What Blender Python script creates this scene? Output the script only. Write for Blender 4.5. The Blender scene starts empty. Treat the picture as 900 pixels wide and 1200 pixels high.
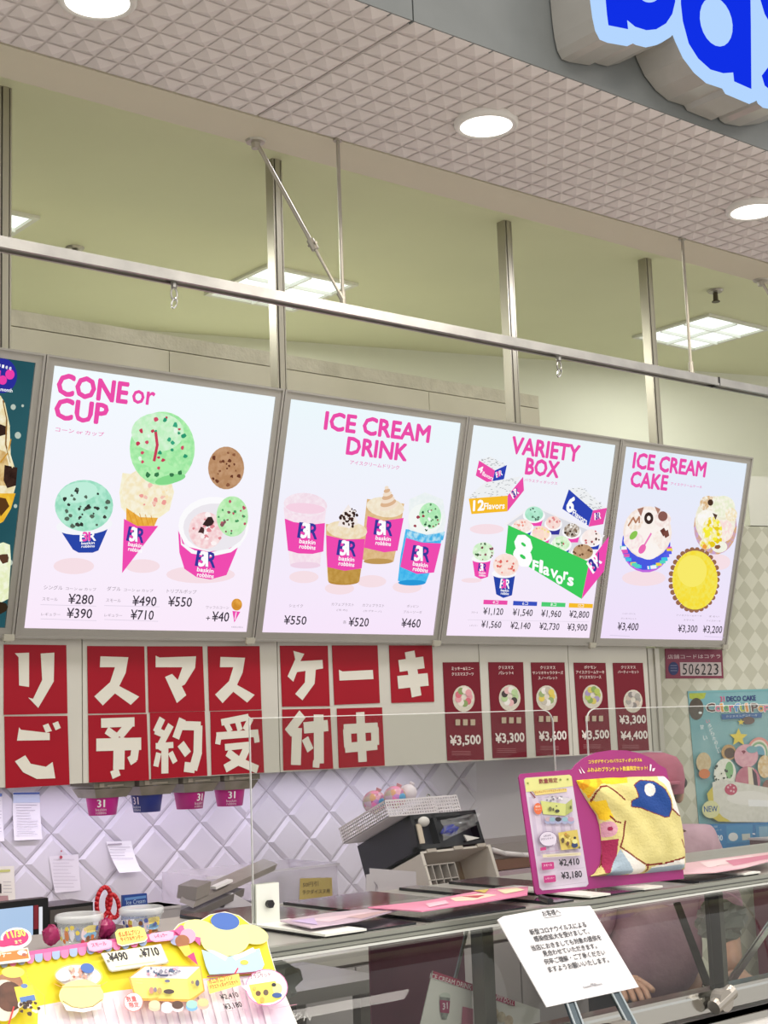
import bpy, math, random
from mathutils import Vector
R=random.Random(7)
SC=bpy.context.scene
COL=SC.collection
# ------------------------------------------------------------------ camera
F_PX=1702.4; YAW,PITCH,ROLL=0.6889,0.1484,-0.03537
EYE=Vector((0,0,1.58))
cy,sy=math.cos(YAW),math.sin(YAW)
CF=Vector((sy*math.cos(PITCH),cy*math.cos(PITCH),math.sin(PITCH)))
_r=Vector((cy,-sy,0)); _u=_r.cross(CF)
CR=math.cos(ROLL)*_r+math.sin(ROLL)*_u; CU=-math.sin(ROLL)*_r+math.cos(ROLL)*_u
cam=bpy.data.objects.new('camera',bpy.data.cameras.new('camera')); COL.objects.link(cam)
from mathutils import Matrix
m=Matrix((CR,CU,-CF)).transposed().to_4x4(); m.translation=EYE; cam.matrix_world=m
cam.data.sensor_fit='VERTICAL'; cam.data.sensor_height=36; cam.data.lens=F_PX/1200*36; cam.data.clip_start=.05
SC.camera=cam
# ------------------------------------------------------------------ world and lights
def lin(h):
    h=h.lstrip('#'); o=[]
    for i in (0,2,4):
        c=int(h[i:i+2],16)/255; o.append(c/12.92 if c<=.04045 else ((c+.055)/1.055)**2.4)
    return tuple(o)+(1,)
W=bpy.data.worlds.new('mall_air'); SC.world=W; W.use_nodes=True
W.node_tree.nodes['Background'].inputs[0].default_value=lin('f2eeea'); W.node_tree.nodes['Background'].inputs[1].default_value=1.22
def area(name,loc,sx,sy_,power,col='ffffff',rot=(0,0,0),spread=math.pi):
    l=bpy.data.lights.new(name,'AREA'); l.shape='RECTANGLE'; l.size=sx; l.size_y=sy_; l.energy=power; l.color=lin(col)[:3]; l.spread=spread
    o=bpy.data.objects.new(name,l); o.location=loc; o.rotation_euler=rot; COL.objects.link(o); return o
# the mall's own ceiling fittings, on the customers' side
for lx in (-1.2,1.6,4.4):
    area('mall_ceiling_light',(lx,-1.2,3.9),1.2,1.2,48,'fff6ec')
SC.view_settings.view_transform='Standard'; SC.view_settings.look='None'; SC.view_settings.exposure=0.0; SC.view_settings.gamma=1.0; SC.view_settings.use_curve_mapping=False
# ------------------------------------------------------------------ rays to the real planes of the shop
def ray(x,y): return CF+CR*((x-450)/F_PX)-CU*((y-600)/F_PX)
def at(x,y,X=None,Y=None,Z=None):
    d=ray(x,y)
    t=X/d.x if X is not None else Y/d.y if Y is not None else (Z-1.58)/d.z
    return EYE+d*t
class Pl:
    def __init__(s,o,ex,ey):
        s.o=Vector(o); s.ex=Vector(ex).normalized(); s.ey=Vector(ey).normalized(); s.n=s.ex.cross(s.ey)
    def hit(s,x,y,h=0):
        d=ray(x,y); t=((s.o+s.n*h)-EYE).dot(s.n)/d.dot(s.n); return EYE+d*t
    def uv(s,x,y):
        p=s.hit(x,y)-s.o; return Vector((p.dot(s.ex),p.dot(s.ey)))
    def w(s,u,v,h=0): return s.o+s.ex*u+s.ey*v+s.n*h
# ------------------------------------------------------------------ materials
MC={}
def nm(key,build):
    if key not in MC:
        m=bpy.data.materials.new(key); m.use_nodes=True; m.node_tree.nodes.clear(); build(m.node_tree); MC[key]=m
    return MC[key]
def N(t,kind,**k):
    n=t.nodes.new(kind)
    for a,b in k.items():
        if a.startswith('i_'): n.inputs[a[2:].replace('_',' ')].default_value=b
        else: setattr(n,a,b)
    return n
def D(col,rough=.55,col2=None,scale=8,bump=0,metal=0,bscale=None,spec=.5,tl=0):
    def b(t):
        p=N(t,'ShaderNodeBsdfPrincipled',i_Roughness=rough,i_Metallic=metal); p.inputs['Specular IOR Level'].default_value=spec
        o=N(t,'ShaderNodeOutputMaterial'); t.links.new(p.outputs[0],o.inputs[0]); p.inputs['Base Color'].default_value=lin(col)
        if tl:
            p.inputs['Alpha'].default_value=1
        if col2 or bump:
            tc=N(t,'ShaderNodeTexCoord')
        if col2:
            nz=N(t,'ShaderNodeTexNoise',i_Scale=scale,i_Detail=5.0); t.links.new(tc.outputs['Object'],nz.inputs['Vector'])
            mr=N(t,'ShaderNodeMapRange'); mr.inputs[1].default_value=.35; mr.inputs[2].default_value=.65
            mx=N(t,'ShaderNodeMix',data_type='RGBA'); t.links.new(nz.outputs[0],mr.inputs[0]); t.links.new(mr.outputs[0],mx.inputs[0])
            mx.inputs[6].default_value=lin(col); mx.inputs[7].default_value=lin(col2); t.links.new(mx.outputs[2],p.inputs['Base Color'])
        if bump:
            n2=N(t,'ShaderNodeTexNoise',i_Scale=float(bscale or scale*6),i_Detail=4.0); t.links.new(tc.outputs['Object'],n2.inputs['Vector'])
            bp=N(t,'ShaderNodeBump',i_Strength=bump,i_Distance=.004); t.links.new(n2.outputs[0],bp.inputs['Height']); t.links.new(bp.outputs[0],p.inputs['Normal'])
    return nm(f'surface_{col}_{rough}_{col2}_{scale}_{bump}_{metal}_{spec}',b)
def E(col,s=1.0,col2=None,scale=60):
    def b(t):
        e=N(t,'ShaderNodeEmission',i_Strength=s); e.inputs[0].default_value=lin(col); o=N(t,'ShaderNodeOutputMaterial'); t.links.new(e.outputs[0],o.inputs[0])
        if col2:
            tc=N(t,'ShaderNodeTexCoord'); nz=N(t,'ShaderNodeTexNoise',i_Scale=float(scale),i_Detail=4.0); t.links.new(tc.outputs['Object'],nz.inputs['Vector'])
            mr=N(t,'ShaderNodeMapRange'); mr.inputs[1].default_value=.38; mr.inputs[2].default_value=.62
            mx=N(t,'ShaderNodeMix',data_type='RGBA'); t.links.new(nz.outputs[0],mr.inputs[0]); t.links.new(mr.outputs[0],mx.inputs[0])
            mx.inputs[6].default_value=lin(col); mx.inputs[7].default_value=lin(col2); t.links.new(mx.outputs[2],e.inputs[0])
    return nm(f'lit_{col}_{s}_{col2}_{scale}',b)
def GLASS(tint='ffffff',refl=.06,rough=.02,key='clear'):
    def b(t):
        tr=N(t,'ShaderNodeBsdfTransparent'); tr.inputs[0].default_value=lin(tint); gl=N(t,'ShaderNodeBsdfGlossy',i_Roughness=rough)
        lw=N(t,'ShaderNodeLayerWeight',i_Blend=refl*3); mx=N(t,'ShaderNodeMixShader'); o=N(t,'ShaderNodeOutputMaterial')
        t.links.new(lw.outputs['Fresnel'],mx.inputs[0]); t.links.new(tr.outputs[0],mx.inputs[1]); t.links.new(gl.outputs[0],mx.inputs[2]); t.links.new(mx.outputs[0],o.inputs[0])
    return nm(f'glass_{key}_{tint}_{refl}_{rough}',b)
def FROST(col,alpha=.5,rough=.3):
    def b(t):
        tr=N(t,'ShaderNodeBsdfTransparent'); p=N(t,'ShaderNodeBsdfPrincipled',i_Roughness=rough); p.inputs[0].default_value=lin(col)
        mx=N(t,'ShaderNodeMixShader'); mx.inputs[0].default_value=alpha; o=N(t,'ShaderNodeOutputMaterial')
        t.links.new(tr.outputs[0],mx.inputs[1]); t.links.new(p.outputs[0],mx.inputs[2]); t.links.new(mx.outputs[0],o.inputs[0])
    return nm(f'translucent_{col}_{alpha}_{rough}',b)
STEEL=D('b4b2ac',.28,'a5a39e',20,0,1); ALU=D('a9a49c',.38,None,8,0,.7); CHROME=D('d0d2d0',.12,None,8,0,1)
FRAME=D('a8a49c',.45,None,8,0,.35); DARK=D('1c1d22',.35); BLACK=D('0c0d10',.4); WHITE=D('eceae6',.5); PAPER=D('f4f1ee',.6)
# ------------------------------------------------------------------ mesh helpers
ORG={}
class MB:
    def __init__(s): s.v=[];s.f=[];s.mi=[];s.ms=[];s.cur=0;s.sm=[];s.smooth=False
    def mat(s,m):
        if m not in s.ms: s.ms.append(m)
        s.cur=s.ms.index(m); return s
    def add(s,vs,fs):
        b=len(s.v); s.v+= [Vector(p) for p in vs]
        for f in fs: s.f.append([b+i for i in f]); s.mi.append(s.cur); s.sm.append(s.smooth)
        return s
    def para(s,o,a,b,c):
        o,a,b,c=map(Vector,(o,a,b,c))
        if a.cross(b).dot(c)<0: a,b=b,a
        vs=[o,o+a,o+a+b,o+b,o+c,o+a+c,o+a+b+c,o+b+c]
        return s.add(vs,[(3,2,1,0),(4,5,6,7),(0,1,5,4),(1,2,6,5),(2,3,7,6),(3,0,4,7)])
    def box(s,x0,x1,y0,y1,z0,z1): return s.para((x0,y0,z0),(x1-x0,0,0),(0,y1-y0,0),(0,0,z1-z0))
    def prism(s,pts,d,cap=True):
        pts=[Vector(p) for p in pts]; d=Vector(d); n=len(pts)
        nrm=Vector((0,0,0))
        for i in range(n): nrm+=pts[i].cross(pts[(i+1)%n])
        if nrm.dot(d)<0: pts=pts[::-1]
        fs=[(i,(i+1)%n,n+(i+1)%n,n+i) for i in range(n)]
        if cap: fs+= [tuple(range(n))[::-1],tuple(range(n,2*n))]
        return s.add(pts+[p+d for p in pts],fs)
    def ring(s,p0,p1,r0,r1,n=12,cap=True):
        p0,p1=Vector(p0),Vector(p1); ax=(p1-p0).normalized(); t=Vector((0,0,1)) if abs(ax.z)<.9 else Vector((1,0,0))
        a=ax.cross(t).normalized(); b=ax.cross(a); vs=[]
        for p,r in ((p0,r0),(p1,r1)):
            for i in range(n):
                g=2*math.pi*i/n; vs.append(p+a*math.cos(g)*r+b*math.sin(g)*r)
        fs=[(i,n+i,n+(i+1)%n,(i+1)%n) for i in range(n)]
        if cap: fs+=[tuple(range(n)),tuple(range(n,2*n))[::-1]]
        return s.add(vs,fs)
    def tube(s,path,r,n=8):
        for a,b in zip(path[:-1],path[1:]): s.ring(a,b,r,r,n)
        return s
    def lathe(s,c,prof,n=20,ax=(0,0,1)):
        c=Vector(c); ax=Vector(ax).normalized(); t=Vector((1,0,0)) if abs(ax.x)<.9 else Vector((0,1,0)); a=ax.cross(t).normalized(); b=ax.cross(a); vs=[];fs=[]
        for r,h in prof:
            for i in range(n):
                g=2*math.pi*i/n; vs.append(c+ax*h+a*math.cos(g)*r+b*math.sin(g)*r)
        for k in range(len(prof)-1):
            for i in range(n): fs.append((k*n+i,k*n+(i+1)%n,(k+1)*n+(i+1)%n,(k+1)*n+i))
        return s.add(vs,fs)
    def ball(s,c,rx,ry,rz,n=16,k=10,ax=None):
        c=Vector(c); vs=[];fs=[]
        for j in range(k+1):
            th=math.pi*j/k
            for i in range(n):
                g=2*math.pi*i/n; vs.append(c+Vector((rx*math.sin(th)*math.cos(g),ry*math.sin(th)*math.sin(g),-rz*math.cos(th))))
        for j in range(k):
            for i in range(n): fs.append((j*n+i,j*n+(i+1)%n,(j+1)*n+(i+1)%n,(j+1)*n+i))
        return s.add(vs,fs)
    def build(s,name,parent=None,mat=None,smooth=False,label=None,origin=None):
        me=bpy.data.meshes.new(name)
        if parent is not None: og=ORG[parent]
        elif origin is not None: og=Vector(origin)
        else:
            lo=[min(p[i] for p in s.v) for i in range(3)]; hi=[max(p[i] for p in s.v) for i in range(3)]
            og=Vector(((lo[0]+hi[0])/2,(lo[1]+hi[1])/2,lo[2]))
        me.from_pydata([p-og for p in s.v],[],s.f)
        ms=s.ms or [mat or WHITE]
        for m_ in ms: me.materials.append(m_)
        me.polygons.foreach_set('material_index',s.mi if s.ms else [0]*len(s.f))
        me.polygons.foreach_set('use_smooth',[bool(smooth or q) for q in s.sm]); me.update()
        o=bpy.data.objects.new(name,me); COL.objects.link(o)
        ORG[o]=og
        if parent is not None: o.parent=parent
        else: o.location=og
        if label: o['label']=label
        return o
def thing(name,label,cat,loc,group=None):
    o=bpy.data.objects.new(name,None); o.empty_display_size=.05; COL.objects.link(o); o.location=loc; ORG[o]=Vector(loc)
    o['label']=label; o['category']=cat
    if group: o['group']=group
    return o
def tag(o,label,cat,group=None):
    o['label']=label; o['category']=cat
    if group: o['group']=group
    return o
def struct(o,label=None):
    o['kind']='structure'
    if label: o['label']=label
    return o
def pbox(name,parent,x0,x1,y0,y1,z0,z1,mat): return MB().box(x0,x1,y0,y1,z0,z1).build(name,parent,mat)
# ------------------------------------------------------------------ text
TCACHE={}
def glyphs(s,bold=0.0,res=2):
    k=(s,bold,res)
    if k not in TCACHE:
        c=bpy.data.curves.new('t','FONT'); c.body=s; c.resolution_u=res; c.offset=bold; o=bpy.data.objects.new('t',c); e=o; me=o.to_mesh()
        vs=[(v.co.x,v.co.y) for v in me.vertices]; fs=[list(p.vertices) for p in me.polygons]; e.to_mesh_clear()
        bpy.data.objects.remove(o); bpy.data.curves.remove(c)
        x0=min(p[0] for p in vs);x1=max(p[0] for p in vs);y0=min(p[1] for p in vs);y1=max(p[1] for p in vs)
        TCACHE[k]=([((p[0]-x0)/(x1-x0),(p[1]-y0)/max(1e-6,y1-y0)) for p in vs],fs)
    return TCACHE[k]
VX=(2547.8,780.4)
class Art(MB):
    """flat print lying on a real plane of the scene"""
    def __init__(s,pl,h=.0006,lit=True,lift=.00022):
        super().__init__(); s.pl=pl; s.h=h; s.lit=lit; s.z=(0,0,1); s.k=0; s.lift=lift
    def zoom(s,ox,oy,sc): s.z=(ox,oy,sc); return s
    def px(s,x,y): return s.z[0]+x/s.z[2],s.z[1]+y/s.z[2]
    def uv(s,x,y): return s.pl.uv(*s.px(x,y))
    def m(s,c,c2=None,scale=60):
        return s.mat(E(c,1.0,c2,scale) if s.lit else D(c,.45,c2,scale))
    def nxt(s): s.k+=1; return s.h+s.k*s.lift
    def poly(s,pts,c,c2=None,scale=60):
        s.m(c,c2,scale); h=s.nxt(); vs=[s.pl.w(*s.uv(*p),h) for p in pts]
        a=sum((s.uv(*pts[i]).x*s.uv(*pts[(i+1)%len(pts)]).y-s.uv(*pts[(i+1)%len(pts)]).x*s.uv(*pts[i]).y) for i in range(len(pts)))
        f=list(range(len(pts))); s.add(vs,[f if a>0 else f[::-1]]); return s
    def ell(s,cx,cy,rx,ry,c,rot=0,c2=None,n=22,a0=0,a1=360,scale=60):
        q=math.radians(rot); pts=[]
        m_=n if a1-a0==360 else n+1
        for i in range(m_):
            g=math.radians(a0+(a1-a0)*i/n); x=rx*math.cos(g); y=ry*math.sin(g); pts.append((cx+x*math.cos(q)-y*math.sin(q),cy+x*math.sin(q)+y*math.cos(q)))
        return s.poly(pts,c,c2,scale)
    def blob(s,cx,cy,r,c,n=7,j=.35,c2=None):
        pts=[(cx+r*(1+R.uniform(-j,j))*math.cos(2*math.pi*i/n),cy+r*(1+R.uniform(-j,j))*math.sin(2*math.pi*i/n)) for i in range(n)]
        return s.poly(pts,c,c2)
    def chips(s,cx,cy,rx,ry,cols,n,r0,r1):
        for i in range(n):
            g=R.uniform(0,6.283); q=math.sqrt(R.uniform(0,.8)); s.blob(cx+rx*q*math.cos(g),cy+ry*q*math.sin(g),R.uniform(r0,r1),R.choice(cols))
        return s
    def line(s,pts,w,c):
        s.m(c); h=s.nxt(); q=[s.uv(*p) for p in pts]; ww=(s.uv(pts[0][0]+w,pts[0][1])-s.uv(*pts[0])).length/2
        for a,b in zip(q[:-1],q[1:]):
            d=(b-a); 
            if d.length<1e-7: continue
            d.normalize(); nn=Vector((-d.y,d.x))*ww; e=d*ww*.4
            s.add([s.pl.w(*p,h) for p in (a-e-nn,b+e-nn,b+e+nn,a-e+nn)],[(0,1,2,3)])
        return s
    def T(s,t,x0,y0,x1,y1,hh,c,bold=.0,up=None):
        s.m(c); vs,fs=glyphs(t,0.0); a=s.uv(x0,y0); b=s.uv(x1,y1)
        e=b-a; v=(s.uv(x0,y0-hh)-a).length
        u=Vector((-e.y,e.x)).normalized()*v if up is None else s.uv(x0+up[0],y0+up[1])-a
        w=v*bold*1.25; h=s.nxt()
        sh=[(0,0)] if bold<.008 else [(w*math.cos(q*1.0472),w*math.sin(q*1.0472)) for q in range(6)]
        for i,(dx,dy) in enumerate(sh):
            s.add([s.pl.w(a.x+e.x*p[0]+u.x*p[1]+dx,a.y+e.y*p[0]+u.y*p[1]+dy,h+i*1.5e-5) for p in vs],fs)
        return s
    def tx(s,t,x0,y0,x1,hh,c,bold=.0):
        X,Y=s.px(x0,y0); sl=(VX[1]-Y)/(VX[0]-X); return s.T(t,x0,y0,x1,y0+(x1-x0)*sl,hh,c,bold)
    def logo(s,cx,cy,w,h,co,ci,sl=.1,sub='ffffff'):
        # the two joined capitals with the number picked out in their middle
        f=lambda x,y:(cx+x*w,cy+y*h+x*w*sl)
        a=f(-.5,.2);b=f(-.03,.2); s.T('B',*a,*b,h*.7,co,.03)
        a=f(.03,.2);b=f(.5,.2); s.T('R',*a,*b,h*.7,co,.03)
        a=f(-.33,.2);b=f(-.03,.2); s.T('3',*a,*b,h*.7,ci,.04)
        p=[f(.02,.2),f(.16,.2),f(.16,-.5),f(.02,-.5)]; s.poly(p,ci)
        if sub:
            a=f(-.42,.47);b=f(.42,.47); s.T('baskin',*a,*b,h*.2,sub,.03)
            a=f(-.42,.72);b=f(.42,.72); s.T('robbins',*a,*b,h*.2,sub,.03)
        return s
def quad_on(pl,pts,h0,h1,mb):
    """a thin sheet between heights h0 and h1 over the plane, outline from the photograph"""
    base=[pl.w(*pl.uv(*p),h0) for p in pts]
    return mb.prism(base,pl.n*(h1-h0))
# ================================================================== SETTING
ZS=2.70; YF=1.64; YB=2.083; YS=2.195; ZC=3.43; YC=3.8; YW=4.15
DIR=Vector((math.cos(math.radians(16.6)),-math.sin(math.radians(16.6)),0)); _d=ray(778,860); _k=(4.16*DIR.x+3.75*-DIR.y)/(DIR.x*_d.y-DIR.y*_d.x); PC=Vector((_d.x*_k,_d.y*_k,0)); NW=Vector((DIR.y,-DIR.x,0))
def wallx(y): return PC.x+(y-PC.y)*DIR.x/DIR.y
def wally(x): return PC.y+(x-PC.x)*DIR.y/DIR.x
struct(MB().box(-3,9,-3,10,-.06,0).build('floor',mat=D('b5afa6',.4,'aaa49b',3)))
CEIL=D('dfe0c0',.8,'dbdcbc',1.5)
ceiling=struct(MB().box(-1.5,9,YS+.001,9,ZC,ZC+.06).build('ceiling',mat=CEIL))
struct(MB().box(-1.6,-1.5,YS+.001,8,0,ZC+.06).build('wall_left',mat=D('d8d8cc',.7)))
# soffit body with two rows of relief panels
soff=struct(MB().box(-1.5,6,YF+.02,YS,ZS+.012,ZS+.1).build('ceiling_soffit',mat=D('cfc4b8',.7)))
PIT=.0443
SOFM=D('dcd4d1',.62,'d6cecb',4)
def panel(x0,n):
    mb=MB().mat(SOFM); z=ZS; nx=n; ny=10; dy=(YB-YF)/ny; 
    g=.002; mb.box(x0+g,x0+nx*PIT-g,YF,YB-.001,ZS+.001,ZS+.012)
    for i in range(nx):
        for j in range(ny):
            a=x0+i*PIT+(g if i==0 else 0); b=x0+(i+1)*PIT-(g if i==nx-1 else 0); c=YF+j*dy; d=c+dy; e=.0018
            mb.add([(a+e,c+e,z),(b-e,c+e,z),(b-e,d-e,z),(a+e,d-e,z),((a+b)/2,(c+d)/2,z-.0075)],[(0,1,4),(1,2,4),(2,3,4),(3,0,4)])
    return mb
X0=1.447
panel(X0,44).build('panel',soff); panel(X0-44*PIT,44).build('panel',soff); panel(X0+44*PIT,32).build('panel',soff)
struct(MB().mat(D('cfc8b2',.6)).box(-1.5,6,YB+.003,YS,ZS-.001,ZS+.012).build('trim_1'))
struct(MB().mat(CEIL).box(-1.5,6,YS-.08,YS,ZS+.1005,ZC+.06).build('wall_bulkhead'))
# fascia above the shop front
fas=struct(MB().mat(D('8c8f8d',.5,'858886',5)).box(-1.5,6,YF+.012,YF+.08,ZS+.012,4.2).build('wall_front'))
FM=D('767a79',.5,'6e7271',7,.15)
for a,b in ((-1.5,-.35),(-.348,1.445),(1.448,3.24),(3.243,6)):
    MB().mat(FM).box(a,b,YF-.001,YF+.012,ZS,4.2).build('cladding_panel',fas)
# back wall of the counter, quilted diamond tiles
wb=struct(MB().mat(D('b5b0b6',.5)).box(-1.5,wallx(YW)+.0,YW,YW+.08,0,2.0).build('wall_back'))
ja=at(121,972,Y=YW); jb=at(179,968,Y=YW); jc=at(180,1032,Y=YW)
DX=(jb.x-ja.x); DZ=(jb.z-jc.z)
TM=D('dad6de',.32,None,8,0,0,None,.5)
def tile_mesh():
    mb=MB(); a,b=DX/2-.0015,DZ/2-.0015; i=.012*1.42; t=.010
    o=[(a,0,0),(0,0,b),(-a,0,0),(0,0,-b)]; p=[((a-i),-t,0),(0,-t,(b-i)),(-(a-i),-t,0),(0,-t,-(b-i))]
    mb.add(o+p,[(4,5,6,7)]+[(k,(k+1)%4,4+(k+1)%4,4+k) for k in range(4)]); mb.f=[f[::-1] for f in mb.f]
    me=bpy.data.meshes.new('tile'); me.from_pydata(mb.v,[],mb.f); me.materials.append(TM); return me
TME=tile_mesh(); k=0
for i in range(-2,24):
    for j in range(-9,7):
        for h in (0,1):
            cx=ja.x+(i-10+.5+h*.5)*DX; cz=ja.z+(j+h*.5)*DZ
            if cx<1.55 or cx-DX*.5>wallx(YW) or cz<.84 or cz>1.56: continue
            o=bpy.data.objects.new('tile',TME); COL.objects.link(o); o.parent=wb; o.location=Vector((cx,YW-.0005,cz))-ORG[wb]
# checker-papered wall on the right, turned towards the viewer
def checker(t):
    g=N(t,'ShaderNodeNewGeometry'); d=N(t,'ShaderNodeVectorMath',operation='DOT_PRODUCT'); d.inputs[1].default_value=(DIR.x,DIR.y,0); t.links.new(g.outputs['Position'],d.inputs[0])
    sp=N(t,'ShaderNodeSeparateXYZ'); t.links.new(g.outputs['Position'],sp.inputs[0])
    def M(op,a,b):
        n=N(t,'ShaderNodeMath',operation=op)
        for i,q in enumerate((a,b)):
            if q is None: continue
            if isinstance(q,(int,float)): n.inputs[i].default_value=q
            else: t.links.new(q,n.inputs[i])
        return n.outputs[0]
    u=M('DIVIDE',d.outputs['Value'],.074); v=M('DIVIDE',sp.outputs[2],.086)
    p=M('FLOOR',M('ADD',u,v),None); q=M('FLOOR',M('SUBTRACT',u,v),None); par=M('PINGPONG',p,1.0); 
    nz=N(t,'ShaderNodeTexNoise',i_Scale=9.0)
    sm=M('PINGPONG',M('ADD',p,q),1.0); mx=N(t,'ShaderNodeMix',data_type='RGBA'); t.links.new(sm,mx.inputs[0]); mx.inputs[6].default_value=lin('d4d4c2'); mx.inputs[7].default_value=lin('c2c2ae')
    m2=N(t,'ShaderNodeMix',data_type='RGBA'); w=M('PINGPONG',q,1.0); t.links.new(M('MULTIPLY',M('MULTIPLY',w,par),.35),m2.inputs[0]); t.links.new(mx.outputs[2],m2.inputs[6]); m2.inputs[7].default_value=lin('dedecd')
    pb=N(t,'ShaderNodeBsdfPrincipled',i_Roughness=.6); t.links.new(m2.outputs[2],pb.inputs[0]); o=N(t,'ShaderNodeOutputMaterial'); t.links.new(pb.outputs[0],o.inputs[0])
CHK=nm('checker_wallpaper',checker)
SEAM=at(886,617,Y=3.2)  # height of the seam above the wallpaper
WR=Pl(PC,DIR,(0,0,1))
zseam=(WR.hit(886,617)).z; zs2=WR.hit(890,558).z
pR=PC+DIR*2.6; pL=Vector((wallx(YW),YW,0))
wr=struct(MB().mat(CHK).prism([(PC.x-.012*DIR.x,PC.y-.012*DIR.y,0),(pR.x,pR.y,0),(pR.x-NW.x*.1,pR.y-NW.y*.1,0),(PC.x-NW.x*.1,PC.y-NW.y*.1,0)],(0,0,zseam)).build('wall_right'))
PW=D('dcd8dc',.4)
MB().mat(PW).prism([(pL.x,pL.y,0),(PC.x-.013*DIR.x,PC.y-.013*DIR.y,0),(PC.x-NW.x*.1,PC.y-NW.y*.1,0),(pL.x-NW.x*.1,pL.y-NW.y*.1,0)],(0,0,1.75)).build('panel',wr,label='plain white panel beside the quilted tiles')
UP=D('e0e1d4',.6,'dcddd0',2)
o3=NW*(-1.32)
q0=PC+o3-DIR*9; q1=PC+o3+DIR*5
wf=struct(MB().mat(UP).prism([(q0.x,q0.y,0),(q1.x,q1.y,0),(q1.x-NW.x*.1,q1.y-NW.y*.1,0),(q0.x-NW.x*.1,q0.y-NW.y*.1,0)],(0,0,ZC)).build('wall_far'))
# upper band of the right wall, plain painted boards with a fine joint
MB().mat(UP).prism([(PC.x+DIR.x*.5,PC.y+DIR.y*.5,zseam+.004),(pR.x,pR.y,zseam+.004),(pR.x-NW.x*.1,pR.y-NW.y*.1,zseam+.004),(PC.x+DIR.x*.5-NW.x*.1,PC.y+DIR.y*.5-NW.y*.1,zseam+.004)],(0,0,zs2-zseam-.006)).build('panel',wr,label='plain painted board above the wallpaper')
# partition standing on the line of the back wall, above the cupboards
pa=at(7,362,Y=YW).z; pxe=at(630,470,Y=YW).x
par_=struct(MB().mat(D('c9c4ad',.75,'c2bda6',3)).box(-1.5,pxe,YW,YW+.1,2.0,pa-.055).build('wall_partition'))
cap=MB().mat(D('cbc6b2',.85,'bdb8a4',14,.8,0,60))
cap.box(-1.5,pxe,YW-.006,YW+.11,pa-.052,pa)
cap.build('capping',par_,label='dusty capping rail')
for a,b in zip((-1.5,at(197,440,Y=YW).x,at(500,440,Y=YW).x),(at(197,440,Y=YW).x,at(500,440,Y=YW).x,pxe)):
    MB().mat(D('cdc8b3',.7,'c6c1ac',3)).box(a+.002,b-.001,YW-.008,YW,2.0,pa-.056).build('panel',par_)
# ------------------------------------------------------------------ ceiling lights, sprinklers, downlights
def trof(cx,cy,label,pw=25):
    t=thing('ceiling_light',label,'light',(cx,cy,ZC),'square ceiling lights of the back room'); h=.213
    mb=MB().mat(D('dcdcd2',.5))
    for a,b,c,d in ((-h-.02,-h,-h-.02,h+.02),(h,h+.02,-h-.02,h+.02),(-h,h,-h-.02,-h),(-h,h,h,h+.02)): mb.box(cx+a,cx+b,cy+c,cy+d,ZC-.012,ZC-.0005)
    mb.build('frame',t)
    mb=MB().mat(E('f4fcf6',1.5)); k_=h/2
    for i in (-1,1):
        for j in (-1,0,1):
            x,y=cx+i*k_,cy+j*h*.667; a,b=k_*.98,h*.32
            mb.add([(x-a,y-b,ZC-.003),(x+a,y-b,ZC-.003),(x+a,y+b,ZC-.003),(x-a,y+b,ZC-.003),(x,y,ZC-.001)],[(0,4,1),(1,4,2),(2,4,3),(3,4,0)])
    mb.build('diffuser',t)
    mb=MB().mat(D('f2f4ee',.4))
    mb.box(cx-.004,cx+.004,cy-h,cy+h,ZC-.018,ZC-.002)
    for j in (-1,1): mb.box(cx-h,cx+h,cy+j*h*.333-.003,cy+j*h*.333+.003,ZC-.018,ZC-.002)
    mb.build('louvre',t)
    area('ceiling_light_lamp',(cx,cy,ZC-.03),.4,.4,pw,'fbfbf0')
trof(2.0,4.81,'leftmost square recessed ceiling light, cut off by the left post')
trof(3.442,4.81,'square recessed ceiling light behind the second steel post')
trof(5.556,4.285,'square recessed ceiling light on the right, behind the fourth post',9)
# assumed nearer row of such fittings behind the soffit, added to brighten the tiles
for lx in (.9,2.7,4.4): area('ceiling_light_lamp',(lx,2.95,ZC-.03),.4,.4,14,'faf8ff')
def sprinkler(x,y,label):
    t=thing('sprinkler',label,'sprinkler',(x,y,ZC),'sprinkler heads on the back room ceiling')
    MB().mat(ALU).lathe((x,y,ZC),[(.0,-.012),(.03,-.010),(.036,-.001)],16).build('plate',t)
    MB().mat(D('5b554a',.4,None,8,0,.8)).ring((x,y,ZC-.05),(x,y,ZC-.01),.008,.011,8).ring((x,y,ZC-.054),(x,y,ZC-.05),.018,.018,10).tube([(x-.014,y,ZC-.05),(x-.012,y,ZC-.02)],.003,5).tube([(x+.014,y,ZC-.05),(x+.012,y,ZC-.02)],.003,5).build('spray_head',t)
sprinkler(2.493,4.817,'small sprinkler head at left, above the hanging rail')
sprinkler(5.058,3.809,'small sprinkler head at right, above the right ceiling light')
for i,x in enumerate((.999,1.808,2.62)):
    y=1.855
    t=thing('downlight',('round downlight at the top left edge of the textured soffit','round downlight in the middle of the textured soffit','round downlight at the right edge of the textured soffit')[i],'light',(x,y,ZS),'round downlights in the soffit')
    MB().mat(D('d9d6d0',.35)).lathe((x,y,ZS),[(.049,.0),(.049,-.013),(.056,-.0145),(.060,-.011),(.060,0)],32).build('trim_ring',t,smooth=True)
    MB().mat(E('fffaf4',2.2)).lathe((x,y,ZS),[(.0001,-.0125),(.049,-.0125)],32).build('lamp_face',t)
    l=bpy.data.lights.new('downlight_lamp','AREA'); l.shape='DISK'; l.size=.09; l.energy=3.2; l.color=lin('fff4e6')[:3]; l.spread=2.2
    o=bpy.data.objects.new('downlight_lamp',l); o.location=(x,y,ZS-.02); COL.objects.link(o)
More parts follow.
